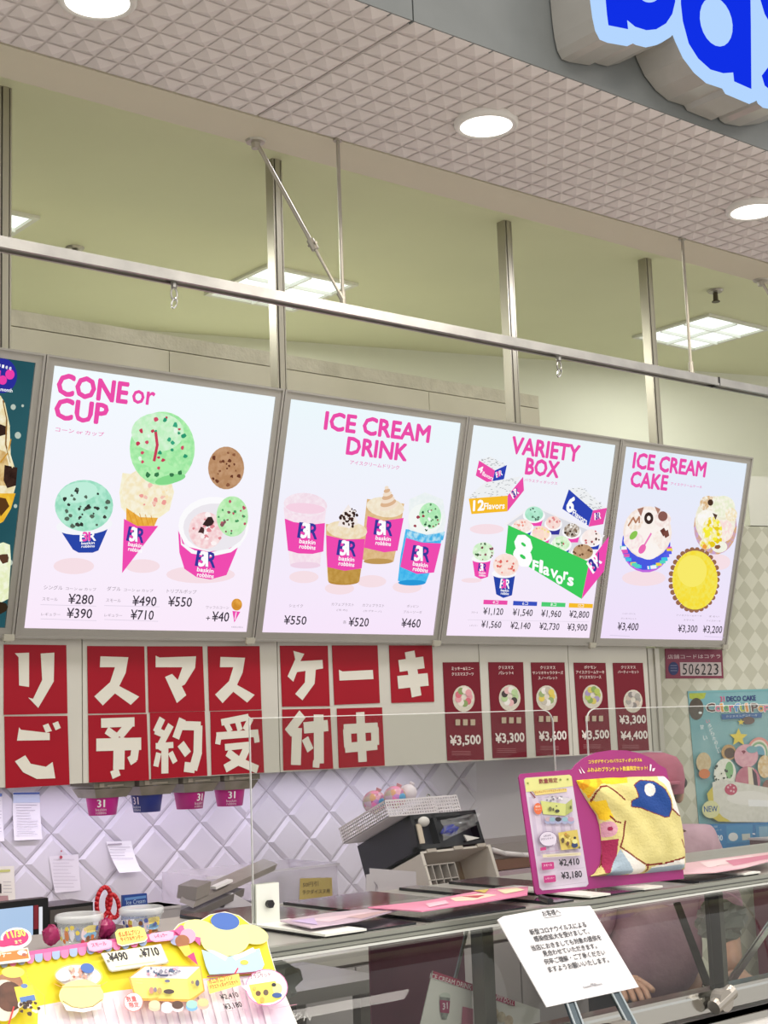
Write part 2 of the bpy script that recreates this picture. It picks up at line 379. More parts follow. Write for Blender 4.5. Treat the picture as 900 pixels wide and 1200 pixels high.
# ------------------------------------------------------------------ posts and hanging rail
POST=D('aaa598',.35,None,8,0,.55); GRV=D('4d4a42',.5)
for (px_,lab) in ((3,'steel post at the left edge of the picture'),(324,'steel post second from the left, crossing a ceiling light'),(594,'steel post third from the left, above the variety box board'),(761.5,'rightmost steel post, above the ice cream cake board')):
    p=at(px_,(200,330,330,400)[[3,324,594,761.5].index(px_)],Y=3.7); x=p.x; w=.0185
    t=thing('ceiling_post',lab,'post',(x,3.7,2.44),'steel posts rising behind the menu boards')
    mb=MB().mat(POST).box(x-w,x-w+.005,3.68,3.72,2.44,ZC).box(x+w-.005,x+w,3.68,3.72,2.44,ZC).box(x-w+.009,x+w-.009,3.678,3.722,2.44,ZC); mb.build('post_section',t)
    MB().mat(GRV).box(x-w+.005,x+w-.005,3.69,3.71,2.44,ZC).build('groove',t)
YR=2.083
t=thing('hanging_rail','long brushed metal rail hanging on rods under the soffit','rail',(1.9,YR,2.354),None)
mb=MB().mat(STEEL).box(-1,5,YR-.012,YR+.012,2.357,2.371).box(-1,5,YR-.014,YR-.008,2.352,2.357).box(-1,5,YR+.008,YR+.014,2.352,2.357); mb.build('rail_bar',t)
for x in (1.633,2.655,.6,3.68):
    MB().mat(POST).ring((x,YR,2.385),(x,YR,ZS-.0),.0036,.0036,8).ring((x,YR,2.371),(x,YR,2.40),.0065,.0055,10).ring((x,YR,ZS-.004),(x,YR,ZS),.009,.009,10).build('rod',t)
def brace(a,b):
    a,b=Vector(a),Vector(b); d=(b-a).normalized(); m_=a.lerp(b,.66)
    mb=MB().mat(POST).ring(a,m_,.004,.004,8).ring(m_,b,.0028,.0028,8).ring(m_-d*.01,m_+d*.012,.0075,.0075,8).ring(m_+Vector((.0,-.012,0)),m_+Vector((0,.012,0)),.003,.003,6)
    mb.lathe(a+Vector((0,0,0)),[(.0,-.006),(.018,-.004),(.02,0)],16).ring(a+Vector((0,0,-.016)),a,.008,.01,8).ring(b-d*.012,b+d*.004,.006,.006,8)
    mb.build('brace',t)
brace((1.506,2.175,ZS-.001),(1.632,YR,2.385)); brace((3.088,2.18,ZS-.001),(3.21,YR,2.385))
MB().mat(DARK).box(3.0,3.003,YR-.0145,YR+.0145,2.352,2.3725).box(2.74,2.742,YR-.0145,YR+.0145,2.352,2.3725).build('rail_joint',t)
for px_ in (204,655):
    x=at(px_,340 if px_<300 else 425,Y=YR).x
    mb=MB().mat(STEEL)
    mb.ring((x,YR,2.343),(x,YR,2.354),.006,.006,8)
    pth=[(x+.006*math.sin(q),YR,2.332+.011*math.cos(q)) for q in [i*.6 for i in range(11)]]
    mb.tube(pth,.0018,6)
    mb.build('hook',t)
    MB().mat(GLASS('ffffff',.3)).tube([(x+.005*math.sin(q),YR-.004*math.cos(q),2.316+.008*math.cos(q)) for q in [i*.63 for i in range(11)]],.0014,5).build('ring',t,label='clear plastic ring')
# ------------------------------------------------------------------ lit menu boards
BX=[.965,1.757,2.556,3.325,4.107,4.905]
BT=Vector((0,-.2,.763)).normalized(); BH=.789
def bplane(i): return Pl((BX[i],3.77,1.58+.287),(1,0,0),BT)
def gradmat(name,bot,top,s=1.0):
    def b(t):
        tc=N(t,'ShaderNodeTexCoord'); sp=N(t,'ShaderNodeSeparateXYZ'); t.links.new(tc.outputs['Generated'],sp.inputs[0])
        mx=N(t,'ShaderNodeMix',data_type='RGBA'); t.links.new(sp.outputs[2],mx.inputs[0]); mx.inputs[6].default_value=lin(bot); mx.inputs[7].default_value=lin(top)
        e=N(t,'ShaderNodeEmission',i_Strength=s); t.links.new(mx.outputs[2],e.inputs[0]); o=N(t,'ShaderNodeOutputMaterial'); t.links.new(e.outputs[0],o.inputs[0])
    return nm(name,b)
SCR=[E('2c5a62',1.0,'244f58',3),gradmat('screen_print_a','fbeafb','f2fbff'),gradmat('screen_print_b','f8e6fb','ecf8fc'),gradmat('screen_print_c','f8e8fb','ecf6fa'),gradmat('screen_print_d','f1e0fa','e4effa')]
BL=['partly visible dark teal menu board at the left edge','lit menu board headed CONE or CUP with scoops in cups and a cone','lit menu board headed ICE CREAM DRINK with four tall drinks','lit menu board headed VARIETY BOX with a large green box','narrowest-looking lit menu board at right, headed ICE CREAM CAKE']
boards=[];arts=[]
for i in range(5):
    pl=bplane(i); w=BX[i+1]-BX[i]; g=.0015
    t=thing('menu_board',BL[i],'menu board',(BX[i]+w/2,3.77,1.867),'lit menu boards above the cupboards'); boards.append(t)
    f=.028
    mb=MB().mat(FRAME); P_=lambda u,v,h: pl.w(u,v,h)
    def bar(u0,u1,v0,v1,h0,h1): mb.para(pl.w(u0,v0,h0),pl.ex*(u1-u0),pl.ey*(v1-v0),pl.n*(h1-h0))
    bar(g,w-g,0,f,-.02,.006); bar(g,w-g,BH-f,BH,-.02,.006); bar(g,f,f,BH-f,-.02,.006); bar(w-f,w-g,f,BH-f,-.02,.006)
    bar(g,w-g,0,.006,.006,.010); bar(g,w-g,BH-.006,BH,.006,.010); bar(g,g+.007,.006,BH-.006,.006,.010); bar(w-g-.007,w-g,.006,BH-.006,.006,.010)
    mb.build('frame',t)
    mb=MB().mat(FRAME); bar(g,w-g,.003,BH-.003,-.045,-.02); mb.build('housing',t)
    mb=MB().mat(SCR[i]); bar(f,w-f,f,BH-f,-.02,.001); mb.build('screen',t)
    mb=MB().mat(D('bdb9a8',.4)); bar(w-.034,w-.003,-.006,.012,.0105,.018); bar(w-.026,w-.010,-.012,-.004,.0,.012); mb.build('latch',t)
    a=Art(pl,.0012); arts.append(a)
PK='ec4fa9';PU='3a3a9a';MG='f04cb0';BLU='2f45b4';INK='3c3540';GR='9a8f9a';SH='f6dfe6'
# board 1
a=arts[1].zoom(0,400,2.727)
a.ell(235,718,65,26,SH).ell(455,718,55,22,SH).ell(640,745,110,28,SH)
a.tx('CONE',180,170,403,68,PK,.045).tx('or',420,196,490,42,PK,.03).tx('CUP',172,246,338,66,PK,.045).tx('コーン or カップ',175,288,330,15,PK)
def scoop(a,cx,cy,rx,ry,c,c2,ch,n,r0,r1,hi=None,edge=None):
    if edge: a.ell(cx,cy,rx*1.0,ry*1.0,edge)
    a.ell(cx,cy,rx*.975,ry*.975,c,0,c2,26)
    if hi: a.ell(cx-rx*.18,cy-ry*.3,rx*.7,ry*.55,hi)
    if n: a.chips(cx,cy,rx,ry,ch,n,r0,r1)
# cone
a.poly([(390,420),(380,480),(385,530),(420,570),(490,575),(540,540),(555,480),(540,440)],'f6ecc8','f8f4dc')
a.ell(470,480,82,75,'f8f2dc',0,'f4e6c0'); a.chips(475,480,78,60,['f3c3b4','ee9f98','f8e3b8'],14,3,8)
a.ell(515,342,104,118,'9ce6a0',0,'b8f2b4',30); a.ell(500,290,84,62,'d6f4d4',0,'bff0c0'); a.ell(500,395,70,12,'aef0ae',15); a.ell(540,440,50,14,'86da8c',-12)
a.chips(515,330,95,105,['d2506a','c63c58','2f9a72','3aa880','e8f8e8'],26,4,9)
for x,y in ((465,425),(495,425),(540,425),(567,418)): a.blob(x,y,8,'3a7a4e')
a.line([(490,290),(495,330),(485,380)],9,'c8405a')
a.poly([(396,530),(440,560),(497,562),(485,590),(430,590),(396,570)],'f0b850','e8a83c')
for q in range(5): a.line([(402+q*18,542+q*3),(418+q*16,586)],2,'d89430')
a.poly([(388,565),(430,588),(497,588),(382,738)],MG)
a.logo(422,625,52,62,PU,'ffffff',.16,'ffffff')
scoop(a,713,403,59,70,'c49a76','b58862',['6a3c2a','8a5a40'],20,3,7)
# mint cup
a.poly([(178,595),(342,575),(303,665),(285,672),(240,672),(222,662)],'2b46a8'); a.ell(258,585,90,30,'f6f6fa',-4)
a.ell(257,522,93,82,'9adcc0',0,'b6ecd4',28); a.ell(240,480,60,32,'bfeeda',-10); a.chips(257,530,88,74,['40403c','5a6a5c','303430'],34,3,8)
a.logo(265,625,50,40,'ffffff',MG,-.05)
# pink cup
a.ell(665,585,112,92,'fcfbfd'); a.poly([(552,600),(575,650),(650,668),(715,655),(748,640),(706,742),(655,756),(610,748),(572,722),(556,670)],MG)
a.ell(668,590,100,76,'ece8ee'); scoop(a,640,600,56,60,'f3c8cc','fae6e6',['e08a92','fdf4f4'],14,4,9); a.blob(648,572,18,'3a2a2a'); a.blob(625,600,10,'4a3030')
scoop(a,722,555,52,66,'aee8a8','c8f2c0',['c0506a','4a9a60','8a5a60'],22,3,6)
a.poly([(553,606),(560,640),(600,662),(650,668),(712,656),(745,632),(748,645),(715,668),(650,682),(590,672),(556,644)],'fafafc')
a.logo(632,700,62,66,PU,'ffffff',.12)
a.tx('シングル',118,785,178,14,GR).tx('コーン or カップ',188,787,285,10,GR).tx('¥280',195,830,275,31,INK,.012).tx('スモール',113,820,162,10,GR).tx('レギュラー',110,868,170,10,GR).tx('¥390',190,875,270,31,INK,.012)
a.line([(108,833),(285,838)],1.5,'d8cede').line([(108,878),(285,884)],1.5,'d8cede')
a.tx('ダブル',318,789,362,14,GR).tx('コーン or カップ',372,791,465,10,GR).tx('¥490',398,836,474,31,INK,.012).tx('スモール',315,824,362,10,GR).tx('レギュラー',310,871,366,10,GR).tx('¥710',392,880,465,31,INK,.012)
a.line([(310,836),(485,840)],1.5,'d8cede').line([(310,880),(480,886)],1.5,'d8cede').tx('トリプルポップ',508,796,602,13,GR).tx('¥550',511,838,586,31,INK,.012)
a.tx('ワッフルコーン',632,846,705,9,GR).tx('+',632,882,645,12,INK,.01).tx('¥40',650,886,704,31,INK,.012).tx('※価格は税込',712,907,750,6,'b8aebc')
a.ell(730,833,17,19,'e8a848',0,'d08c30').poly([(716,853),(741,856),(722,890)],MG).line([(728,858),(724,880)],4,'f6d8ec')
# board 2
a=arts[2].zoom(310,440,3.6)
for x,y in ((165,850),(315,898),(450,868),(600,892)): a.ell(x,y,62,26,SH)
a.tx('ICE CREAM',250,226,690,74,PK,.045).tx('DRINK',343,330,595,70,PK,.045).tx('アイスクリームドリンク',358,374,565,17,PK)
a.poly([(78,555),(258,560),(242,700),(232,800),(105,797),(92,680)],'f4dcea','f8e8f0'); a.ell(170,800,64,14,'f0d4e6'); a.ell(170,545,92,50,'f7eaf2',5,'f2dce8'); a.ell(170,560,84,22,'f6d3e4',4)
a.poly([(82,603),(120,618),(200,628),(252,622),(245,742),(200,752),(140,750),(96,738)],MG); a.logo(176,668,80,88,PU,'ffffff',.1)
a.poly([(428,520),(585,540),(570,640),(540,785),(480,795),(408,775),(415,640)],'d8b27c','e2c090'); a.ell(505,555,80,42,'eedfc4',8,'f4ead4'); a.ell(475,783,62,12,'c09858')
a.poly([(430,592),(500,612),(582,600),(556,738),(500,745),(414,725)],MG); a.logo(494,655,76,84,PU,'ffffff',.1)
for q in range(7): a.ell(517-q*1.5,550-q*13,40-q*5.2,16-q*1.5,('f2e0cc','dcb490')[q%2],-18)
a.poly([(252,625),(425,640),(408,760),(392,868),(325,878),(260,865),(254,750)],'dab47c','e6c894'); a.ell(340,650,86,38,'ecd8b4',6,'f2e6cc'); a.ell(326,868,64,14,'b88a3c'); a.poly([(258,800),(400,815),(392,868),(325,878),(262,866)],'b98e40','c69c50')
a.poly([(252,672),(330,690),(416,688),(402,812),(330,822),(257,806)],MG); a.logo(336,740,78,86,PU,'ffffff',.1)
a.poly([(300,632),(318,580),(345,542),(368,580),(385,625),(345,642)],'f2e8e4'); a.chips(343,598,40,44,['3a2620','4a3028','f6eeea'],46,4,8)
a.poly([(578,645),(742,655),(720,720),(690,800),(662,872),(600,880),(545,862),(556,760)],'3eb2ea','58c2f0',); a.ell(604,870,58,12,'2a98d8'); a.poly([(592,520),(660,490),(735,520),(748,610),(735,665),(660,680),(588,645)],'f0f4f4','e8f0f0')
a.ell(660,600,72,64,'f4f8f4'); scoop(a,680,588,48,56,'a8e6b0','bff0c0',['5a8a60'],6,3,6); a.chips(660,605,70,55,['2f5a40','a04050','f8f8f8'],20,3,7); a.poly([(580,645),(660,668),(738,655),(730,690),(650,700),(575,680)],'b8e4f4','48b4e8')
a.poly([(574,680),(640,700),(722,704),(692,826),(620,832),(550,802)],MG); a.logo(632,760,74,86,PU,'ffffff',.14)
a.tx('シェイク',80,970,138,13,GR).tx('カフェブラスト',258,964,352,13,GR).tx('(モカ)',280,988,325,10,GR).tx('カフェブラスト',388,968,480,13,GR).tx('(カプチーノ)',392,992,468,10,GR).tx('ポッピン',575,972,625,12,GR).tx('ブルーソーダ',560,996,638,12,GR)
a.tx('¥550',56,1042,150,37,INK,.012).tx('各',305,1040,320,14,GR).tx('¥520',328,1050,412,37,INK,.012).tx('¥460',550,1055,630,37,INK,.012)
# board 3
a=arts[3].zoom(510,480,4.09)
a.tx('VARIETY',362,208,684,78,PK,.045).tx('BOX',430,308,586,76,PK,.045).tx('バラエティボックス',425,344,583,15,PK)
a.zoom(540,520,5)
a.ell(150,500,100,30,SH).ell(790,720,40,40,SH).ell(60,800,60,14,SH)
def dash(pts,n):
    for i in range(n):
        u,v=R.random(),R.random(); x=(pts[0][0]*(1-u)+pts[1][0]*u)*(1-v)+(pts[3][0]*(1-u)+pts[2][0]*u)*v; y=(pts[0][1]*(1-u)+pts[1][1]*u)*(1-v)+(pts[3][1]*(1-u)+pts[2][1]*u)*v
        a.line([(x-5,y),(x+5,y+R.uniform(-4,4))],2.2,'a4a8ac')
q=[(97,97),(170,75),(260,123),(190,155)]; a.poly(q,'eef0f2'); dash(q,26)
a.poly([(97,97),(190,155),(172,240),(78,185)],PK).poly([(190,155),(260,123),(243,205),(172,240)],BLU).T('4',88,160,112,172,38,'ffffff',.03).T('flavors',112,182,175,215,24,'ffffff',.02).logo(216,180,36,46,'ffffff',MG,-.45,None)
q=[(22,318),(130,225),(340,190),(250,300)]; a.poly(q,'eef0f2'); dash(q,50)
a.poly([(22,318),(250,300),(248,392),(38,408)],'f6bd2c').poly([(250,300),(340,190),(345,270),(248,392)],PK).T('12',48,388,108,384,58,'ffffff',.05).T('Flavors',110,380,230,376,36,'ffffff',.03).logo(298,290,34,60,'ffffff',PU,-1.0,None)
q=[(597,262),(680,250),(820,370),(738,385)]; a.poly(q,'eef0f2'); dash(q,36)
a.poly([(597,262),(738,385),(712,475),(558,375)],BLU).poly([(738,385),(820,370),(798,465),(712,480)],PK).T('6',578,385,614,400,88,'ffffff',.05).T('Flavors',618,410,700,468,34,'ffffff',.03,(4,-34)).logo(765,425,36,54,'ffffff',PU,-.25,None)
a.poly([(215,465),(380,350),(805,530),(690,680)],'f2f0f4'); a.poly([(230,470),(385,362),(790,535),(690,668)],'dcdce2')
for x,y,rx,ry,c,c2,ch,cc in ((390,405,60,45,'a6e2c4','b8ecd4',['5a7a68'],MG),(500,455,48,40,'f6d2cc','fae4dc',['e08888'],PU),(605,500,52,42,'7a6250','e8e0d4',['3a2c24','f4f0ea'],MG),(715,540,60,48,'f8e8e4','fbf2ee',['c86a70','5a3a34'],BLU),(310,472,62,40,'fbf0ea','f8dcd4',['f0a090'],BLU),(415,515,58,44,'fbe6cc','fbd2cc',['e8948c','f4e090'],MG),(530,572,57,44,'c8eebc','eef8e4',['c05060','70b070'],BLU),(655,622,66,46,'b8926e','c8a480',['6a4630'],MG)):
    a.poly([(x-rx,y),(x+rx,y),(x+rx*.7,y+70),(x-rx*.7,y+70)],cc).ell(x,y+10,rx*1.08,ry*.95,'fbfafc'); scoop(a,x,y,rx*.92,ry,c,c2,ch,9,4,8)
a.poly([(215,465),(690,680),(645,895),(200,625)],'3ecb5c').poly([(690,680),(805,530),(775,735),(645,895)],MG)
a.T('8',250,680,345,712,165,'ffffff',.06,(8,-165))
for ch,x0,y0,x1,y1,h in (('F',357,722,388,732,52),('l',398,736,412,742,66),('a',418,748,452,760,44),('v',460,765,500,776,44),('o',492,800,530,812,46),('r',536,780,560,784,44),('s',560,812,592,820,46)): a.T(ch,x0,y0,x1,y1,h,'ffffff',.06,(4,-h))
a.logo(735,690,50,120,'ffffff',PU,-1.3,None)
for x,y,w,cc,c,c2,ch,col in ((52,660,1,MG,'cdeec4','eaf8e4',['7a3a4a','4a6a4a','905060'],PU),(178,745,1.2,'2b46a8','f8dcd0','fbe8e0',['e06a60','f09a90'],'ffffff')):
    a.poly([(x-50*w,y),(x+58*w,y),(x+42*w,y+105*w),(x,y+118*w),(x-35*w,y+100*w)],cc); a.ell(x+4,y,60*w,22*w,'fbfafc'); scoop(a,x+14,y-42*w,64*w,56*w,c,c2,ch,14,4,9); a.logo(x+2,y+58*w,46*w,60*w,'ffffff' if col=='ffffff' else PU,MG if col=='ffffff' else 'ffffff',.08)
for x,c,s in ((57,PK,'4コ'),(230,'3a52c0','6コ'),(395,'4fce74','8コ'),(555,'f6bd2c','12コ')):
    y=895+(x-57)*.04; w=140; a.poly([(x,y),(x+w,y+6),(x+w-2,y+30),(x-2,y+26)],c).tx(s,x+52,y+23,x+84,17,'ffffff',.01)
for x,y,s in ((50,986,'¥1,120'),(222,993,'¥1,540'),(388,1000,'¥1,960'),(552,1004,'¥2,800'),(38,1062,'¥1,560'),(208,1069,'¥2,140'),(377,1074,'¥2,730'),(540,1079,'¥3,900')): a.tx(s,x,y,x+116,46,INK,.01)
a.line([(-40,1010),(670,1024)],1.5,'d8cede')
a.tx('スモール',-20,972,20,10,GR).tx('レギュラー',-30,1048,18,10,GR)
# board 4
a=arts[4].zoom(690,500,4.286)
a.ell(275,760,110,40,SH).ell(650,680,60,40,SH)
a.tx('ICE CREAM',218,206,580,76,PK,.045).tx('CAKE',205,298,388,74,PK,.045).tx('アイスクリームケーキ',408,292,565,14,PK)
def star(a,cx,cy,r,c,n=5): a.poly([(cx+(r if i%2==0 else r*.45)*math.sin(math.pi*i/n),cy-(r if i%2==0 else r*.45)*math.cos(math.pi*i/n)) for i in range(2*n)],c)
a.ell(285,600,122,132,'c06ae0'); a.ell(285,590,122,130,'4a5ae0'); 
for i in range(30):
    g=math.radians(R.uniform(10,170)); x=285+118*math.cos(g); y=585+125*math.sin(g); a.poly([(x-16,y-8),(x+12,y-10),(x+14,y+6),(x-14,y+8)],R.choice(['f0d84a','42c4e8','e05ab8','f4f4fa','5a62e8','58d8c0']))
a.ell(285,530,122,132,'f3e2d8',0,'f8ece4'); a.ell(285,535,112,120,'fbf3ee')
for x,y,rx,ry,c in ((215,570,50,42,'f6dde0'),(355,565,42,48,'f4e4dc'),(290,620,54,46,'faf4f2'),(290,470,44,46,'f8efe8'),(220,480,40,38,'f0d8c4'),(360,465,42,40,'f2dcd8')): a.ell(x,y,rx,ry,c,0,'fbf4ee')
a.ell(290,458,23,30,'3c2c28').ell(290,458,9,12,'fdf6ee').ell(360,448,24,25,'8a5c54').poly([(232,412),(265,402),(250,450)],'a87868').poly([(318,398),(348,412),(335,438)],'b08070').poly([(345,520),(365,505),(380,530),(362,550)],'6a3c34').poly([(360,530),(385,515),(392,545),(372,558)],'7a4a40')
a.ell(212,543,26,15,'8cc656',-50).line([(300,535),(262,600)],8,'ec80c0').ell(255,612,16,26,'ec6ab4',30).line([(185,495),(210,455),(222,480),(240,450),(240,480)],7,'b0785a')
a.ell(622,500,108,140,'d8a87a',0,'caa6d0'); a.ell(622,470,102,124,'f6f0e4',0,'eae6cc')
for x,y,rx,ry,c in ((585,385,42,40,'d8b07c'),(660,400,60,55,'e6eccc'),(580,460,50,45,'fbf8f6'),(665,520,46,55,'f8dcd8'),(605,520,50,70,'f4e434'),(575,585,34,28,'f0dc2c'),(700,440,30,34,'f0dcb0'),(640,600,40,30,'ecf0e0')): a.ell(x,y,rx,ry,c,0,'f8f4e6')
a.chips(605,530,48,75,['f6ec3c','e8cc20','fbf49a'],24,8,15); a.ell(590,378,14,16,'4a3428',0).poly([(600,430),(625,440),(615,465)],'5a4438').blob(625,600,14,'8a5a3c').blob(560,600,12,'f0a040')
# plain round yellow cake with a piped brown edge
for i in range(30):
    g=2*math.pi*i/30; a.ell(505+118*math.cos(g),765+152*math.sin(g),13,13,'9a6a50')
a.ell(505,765,114,148,'f6dd3a',0,'f4e65a',30); a.ell(490,720,74,80,'f8ea6a')
a.tx('ハッピースマイル',140,936,205,8,GR).tx('オレオパレット',132,960,210,8,GR).tx('アイスクリームケーキ',410,944,538,8,GR).tx('スマイル',445,968,500,8,GR).tx('まるい',575,950,625,8,GR).tx('アイスケーキ',560,972,632,8,GR)
a.tx('¥3,400',112,1020,216,44,INK,.01).tx('¥3,300',415,1030,512,42,INK,.01).tx('¥3,200',540,1034,636,42,INK,.01)
a.line([(75,1040),(175,1045)],1.5,'d0c4dc').line([(550,1046),(650,1052)],1.5,'d0c4dc')
# board 0
a=arts[0].zoom(0,400,3.33)
a.poly([(-560,330),(-160,420),(-210,860),(-420,900),(-520,820)],'e8dcc0','f6eedc').ell(-360,350,215,90,'f4ead0',6,'e8d4a0').ell(-430,250,105,100,'f2e4c0',0,'e4c890').ell(-270,230,110,105,'5a3a28',0,'6e4a34').ell(-350,130,100,90,'f6efdc',0,'ecdcae').chips(-350,230,190,150,['c89030','3a2620','f8f2de','a86a2c'],60,8,20)
a.poly([(-505,520),(-180,560),(-205,740),(-480,720)],'d8a848','c89438')
for x,y,r in ((42,255,10),(60,365,12),(20,420,6),(30,860,10),(12,300,5),(78,250,5),(50,640,7)): a.ell(x,y,r,r*1.1,'b8c4b8')
a.ell(-2,133,58,68,'2b2f98').ell(28,128,18,20,'ec3fa8').ell(0,150,16,18,'ec3fa8').tx('31',-40,150,-14,40,'ec3fa8',.04)
for k_ in range(4): a.tx('31ee'[k_],-18+k_*14,98+k_*4,-10+k_*14,12,'ffffff',.02)
a.tx('month',-10,192,36,14,'ffffff',.02)
a.poly([(-90,240),(-10,210),(8,240),(26,330),(30,440),(48,500),(50,560),(28,640),(0,690),(-90,700)],'e8d8a8','f4ecd0')
a.poly([(-60,400),(10,430),(26,500),(20,560),(-60,560)],'caa468','e4c890'); a.poly([(6,480),(56,490),(50,560),(16,570),(2,540)],'3e2a22','2c1c18').poly([(-40,310),(12,330),(16,360),(-20,370)],'35241e')
a.line([(-10,470),(20,430),(30,380)],5,'c89030').line([(0,230),(14,300),(10,400),(30,470)],6,'8a6434').line([(5,240),(24,330),(18,420),(36,490)],4,'f4e8b8')
a.poly([(-40,590),(48,590),(30,650),(0,700),(-40,720)],'e8ac28','f0c440').poly([(-40,600),(10,610),(24,640),(-10,680)],'5a3a1c')
a.poly([(-60,800),(0,780),(26,790),(30,850),(26,900),(20,1000),(-60,1040)],'e4ecbc','f2f6dc').blob(2,840,20,'5a3c2c').blob(-8,1030,24,'34281c')
for i,a in enumerate(arts): a.build('print',boards[i])
# ------------------------------------------------------------------ wall cupboards
CB=D('d3d0c4',.42,'cfccc0',2); CI=D('77756e',.6)
seams=[at(x,830,Y=YC).x for x in (96.5,326.5,564,669,762)]
edges=[seams[0]-.69]+seams
cl=['white wall cupboard at the left edge behind two red squares','white wall cupboard behind the six red squares of the left block','white wall cupboard behind five red squares and the first slim poster','narrow white wall cupboard behind two slim cake posters','narrow white wall cupboard at the right end, beside the papered wall']
def zlow(x,px_): return at(px_,0,Y=YC)
ZCB=1.4585
for i in range(5):
    x0,x1=edges[i],edges[i+1]; c=thing('wall_cupboard',cl[i],'cupboard',((x0+x1)/2,YC+.1,ZCB),'white wall cupboards')
    yb=lambda x:min(YW-.002,wally(x)-.012)
    pts=[(x0+.001,YC+.018,ZCB),(x1-.001,YC+.018,ZCB),(x1-.001,max(YC+.03,yb(x1)),ZCB)]
    if yb(x1)<YW-.01 and x0<wallx(YW)-.03<x1: pts.append((wallx(YW)-.03,YW-.002,ZCB))
    pts.append((x0+.001,yb(x0),ZCB))
    MB().mat(CI).prism([Vector(p)+Vector((0,0,.004)) for p in pts],(0,0,.95)).build('carcass',c)
    MB().mat(CB).box(x0+.0018,x1-.0018,YC,YC+.017,ZCB,2.42).build('door',c)
x0=seams[-1]
t=thing('filler_panel','grey vertical end panel between the cupboards and the papered wall','panel',(x0+.03,YC,ZCB))
MB().mat(D('b9b6aa',.4,None,8,0,.2)).box(x0+.002,x0+.034,YC-.003,YC+.02,ZCB,1.86).box(x0+.036,x0+.062,YC-.010,YC+.0,ZCB,1.86).build('panel',t)
# ------------------------------------------------------------------ red lettered sheets and slim posters
WP=Pl((0,YC-.001,0),(1,0,0),(0,0,1)); RED='a60a22'; RD2='7c0f26'; LC='e4e0d2'
def stroke(a,pts,w,c=LC):
    a.m(c); a.k+=1; h=a.h+.0006+a.k*4e-5
    q=[a.uv(*p) for p in pts]; ww=(a.uv(pts[0][0]+w,pts[0][1])-a.uv(*pts[0])).length*.5*1.15
    for i,(s,e) in enumerate(zip(q[:-1],q[1:])):
        d=(e-s).normalized(); nn=Vector((-d.y,d.x))*ww; x=d*ww*.35
        p=(s-(x if i else d*0)-nn,e+(x if i<len(q)-2 else d*0)-nn,e+(x if i<len(q)-2 else d*0)+nn,s-(x if i else d*0)+nn)
        a.add([a.pl.w(*k_,h+i*1.2e-5) for k_ in p],[(0,1,2,3)])
def sheet(name,z,pts,label,cat,group,col,draw,lit=False,col2=None):
    a=Art(WP,.0016,lit); a.zoom(*z)
    mid=a.pl.w(*a.uv(sum(p[0] for p in pts)/4,max(p[1] for p in pts)))
    t=thing(name,label,cat,mid,group)
    quad_on(WP,[a.px(*p) for p in pts],.0,.0012,MB().mat(D(col,.45,col2,2,0,0,None,.22))).build('paper',t)
    draw(a); a.build('lettering' if cat=='sign' else 'print',t); return t
Z1=(0,740,2.8125); Z2=(300,740,2.8125); Z3=(560,740,3.75)
def g_ri(a): a.poly([(48,72),(95,70),(95,183),(62,178),(60,85)],LC).poly([(133,73),(178,70),(176,165),(125,252),(92,218),(108,222),(138,160)],LC)
def g_su(dx,dy,sx,sy_):
    f=lambda p:(p[0]*sx+dx,p[1]*sy_+dy)
    return lambda a: a.poly([f(p) for p in [(20,0),(112,3),(103,55),(82,98),(148,133),(120,160),(68,122)]]+[f((68,122)),f((28,162)),f((0,132)),(f((52,85))),f((68,36)),f((18,36))],LC)
def g_ma(a): a.poly([(512,80),(525,86),(645,82),(642,120),(608,175),(598,180),(613,210),(582,236),(543,150),(566,140),(585,160),(600,118),(512,118)],LC)
def g_go(a):
    a.poly([(62,316),(68,324),(163,335),(163,358),(55,360)],LC); a.poly([(140,310),(158,303),(170,328),(150,334)],LC); a.poly([(172,303),(190,296),(199,318),(182,326)],LC)
    a.poly([(48,428),(82,408),(100,436),(150,446),(172,430),(181,484),(120,486),(75,464)],LC)
def g_yo(a):
    for p,w in (([(332,302),(442,298)],24),([(430,300),(392,345)],22),([(350,325),(388,352)],20),([(316,374),(464,370)],32),([(392,350),(390,455)],32),([(392,462),(366,474)],20),([(446,375),(440,418),(424,428)],22)): stroke(a,p,w)
def g_yaku(a):
    for p,w in (([(534,286),(514,328),(546,342)],18),([(562,308),(520,388)],18),([(512,378),(570,374)],15),([(542,372),(542,468)],20),([(522,400),(512,445)],15),([(560,398),(576,432)],15),([(600,288),(578,352)],20),([(596,310),(660,312)],22),([(652,310),(650,400),(636,450),(606,446)],24),([(594,370),(618,405)],22)): stroke(a,p,w)
def g_uke(a):
    for p,w in (([(728,300),(818,282)],16),([(745,305),(758,330)],15),([(782,298),(790,326)],15),([(826,285),(806,325)],16),([(712,345),(850,335)],18),([(720,345),(716,372)],15),([(842,338),(846,366)],15),([(740,382),(822,374)],16),([(816,376),(796,420),(740,452)],20),([(748,398),(790,430),(848,455)],20)): stroke(a,p,w)
def g_ke(a): a.poly([(122,64),(158,74),(145,98),(218,94),(220,122),(196,126),(192,172),(152,227),(128,206),(160,168),(162,130),(134,134),(122,166),(103,148),(128,92)],LC)
def g_bar(a): a.poly([(272,126),(284,132),(384,127),(386,157),(274,162)],LC)
def g_ki(a):
    for p,w in (([(505,66),(528,214)],28),([(470,114),(552,102)],26),([(466,168),(566,158)],28)): stroke(a,p,w)
def g_tsuke(a):
    for p,w in (([(152,272),(104,335)],24),([(134,318),(130,440)],28),([(156,318),(236,310)],26),([(205,274),(206,435)],28),([(208,438),(186,436)],16),([(160,352),(178,392)],20)): stroke(a,p,w)
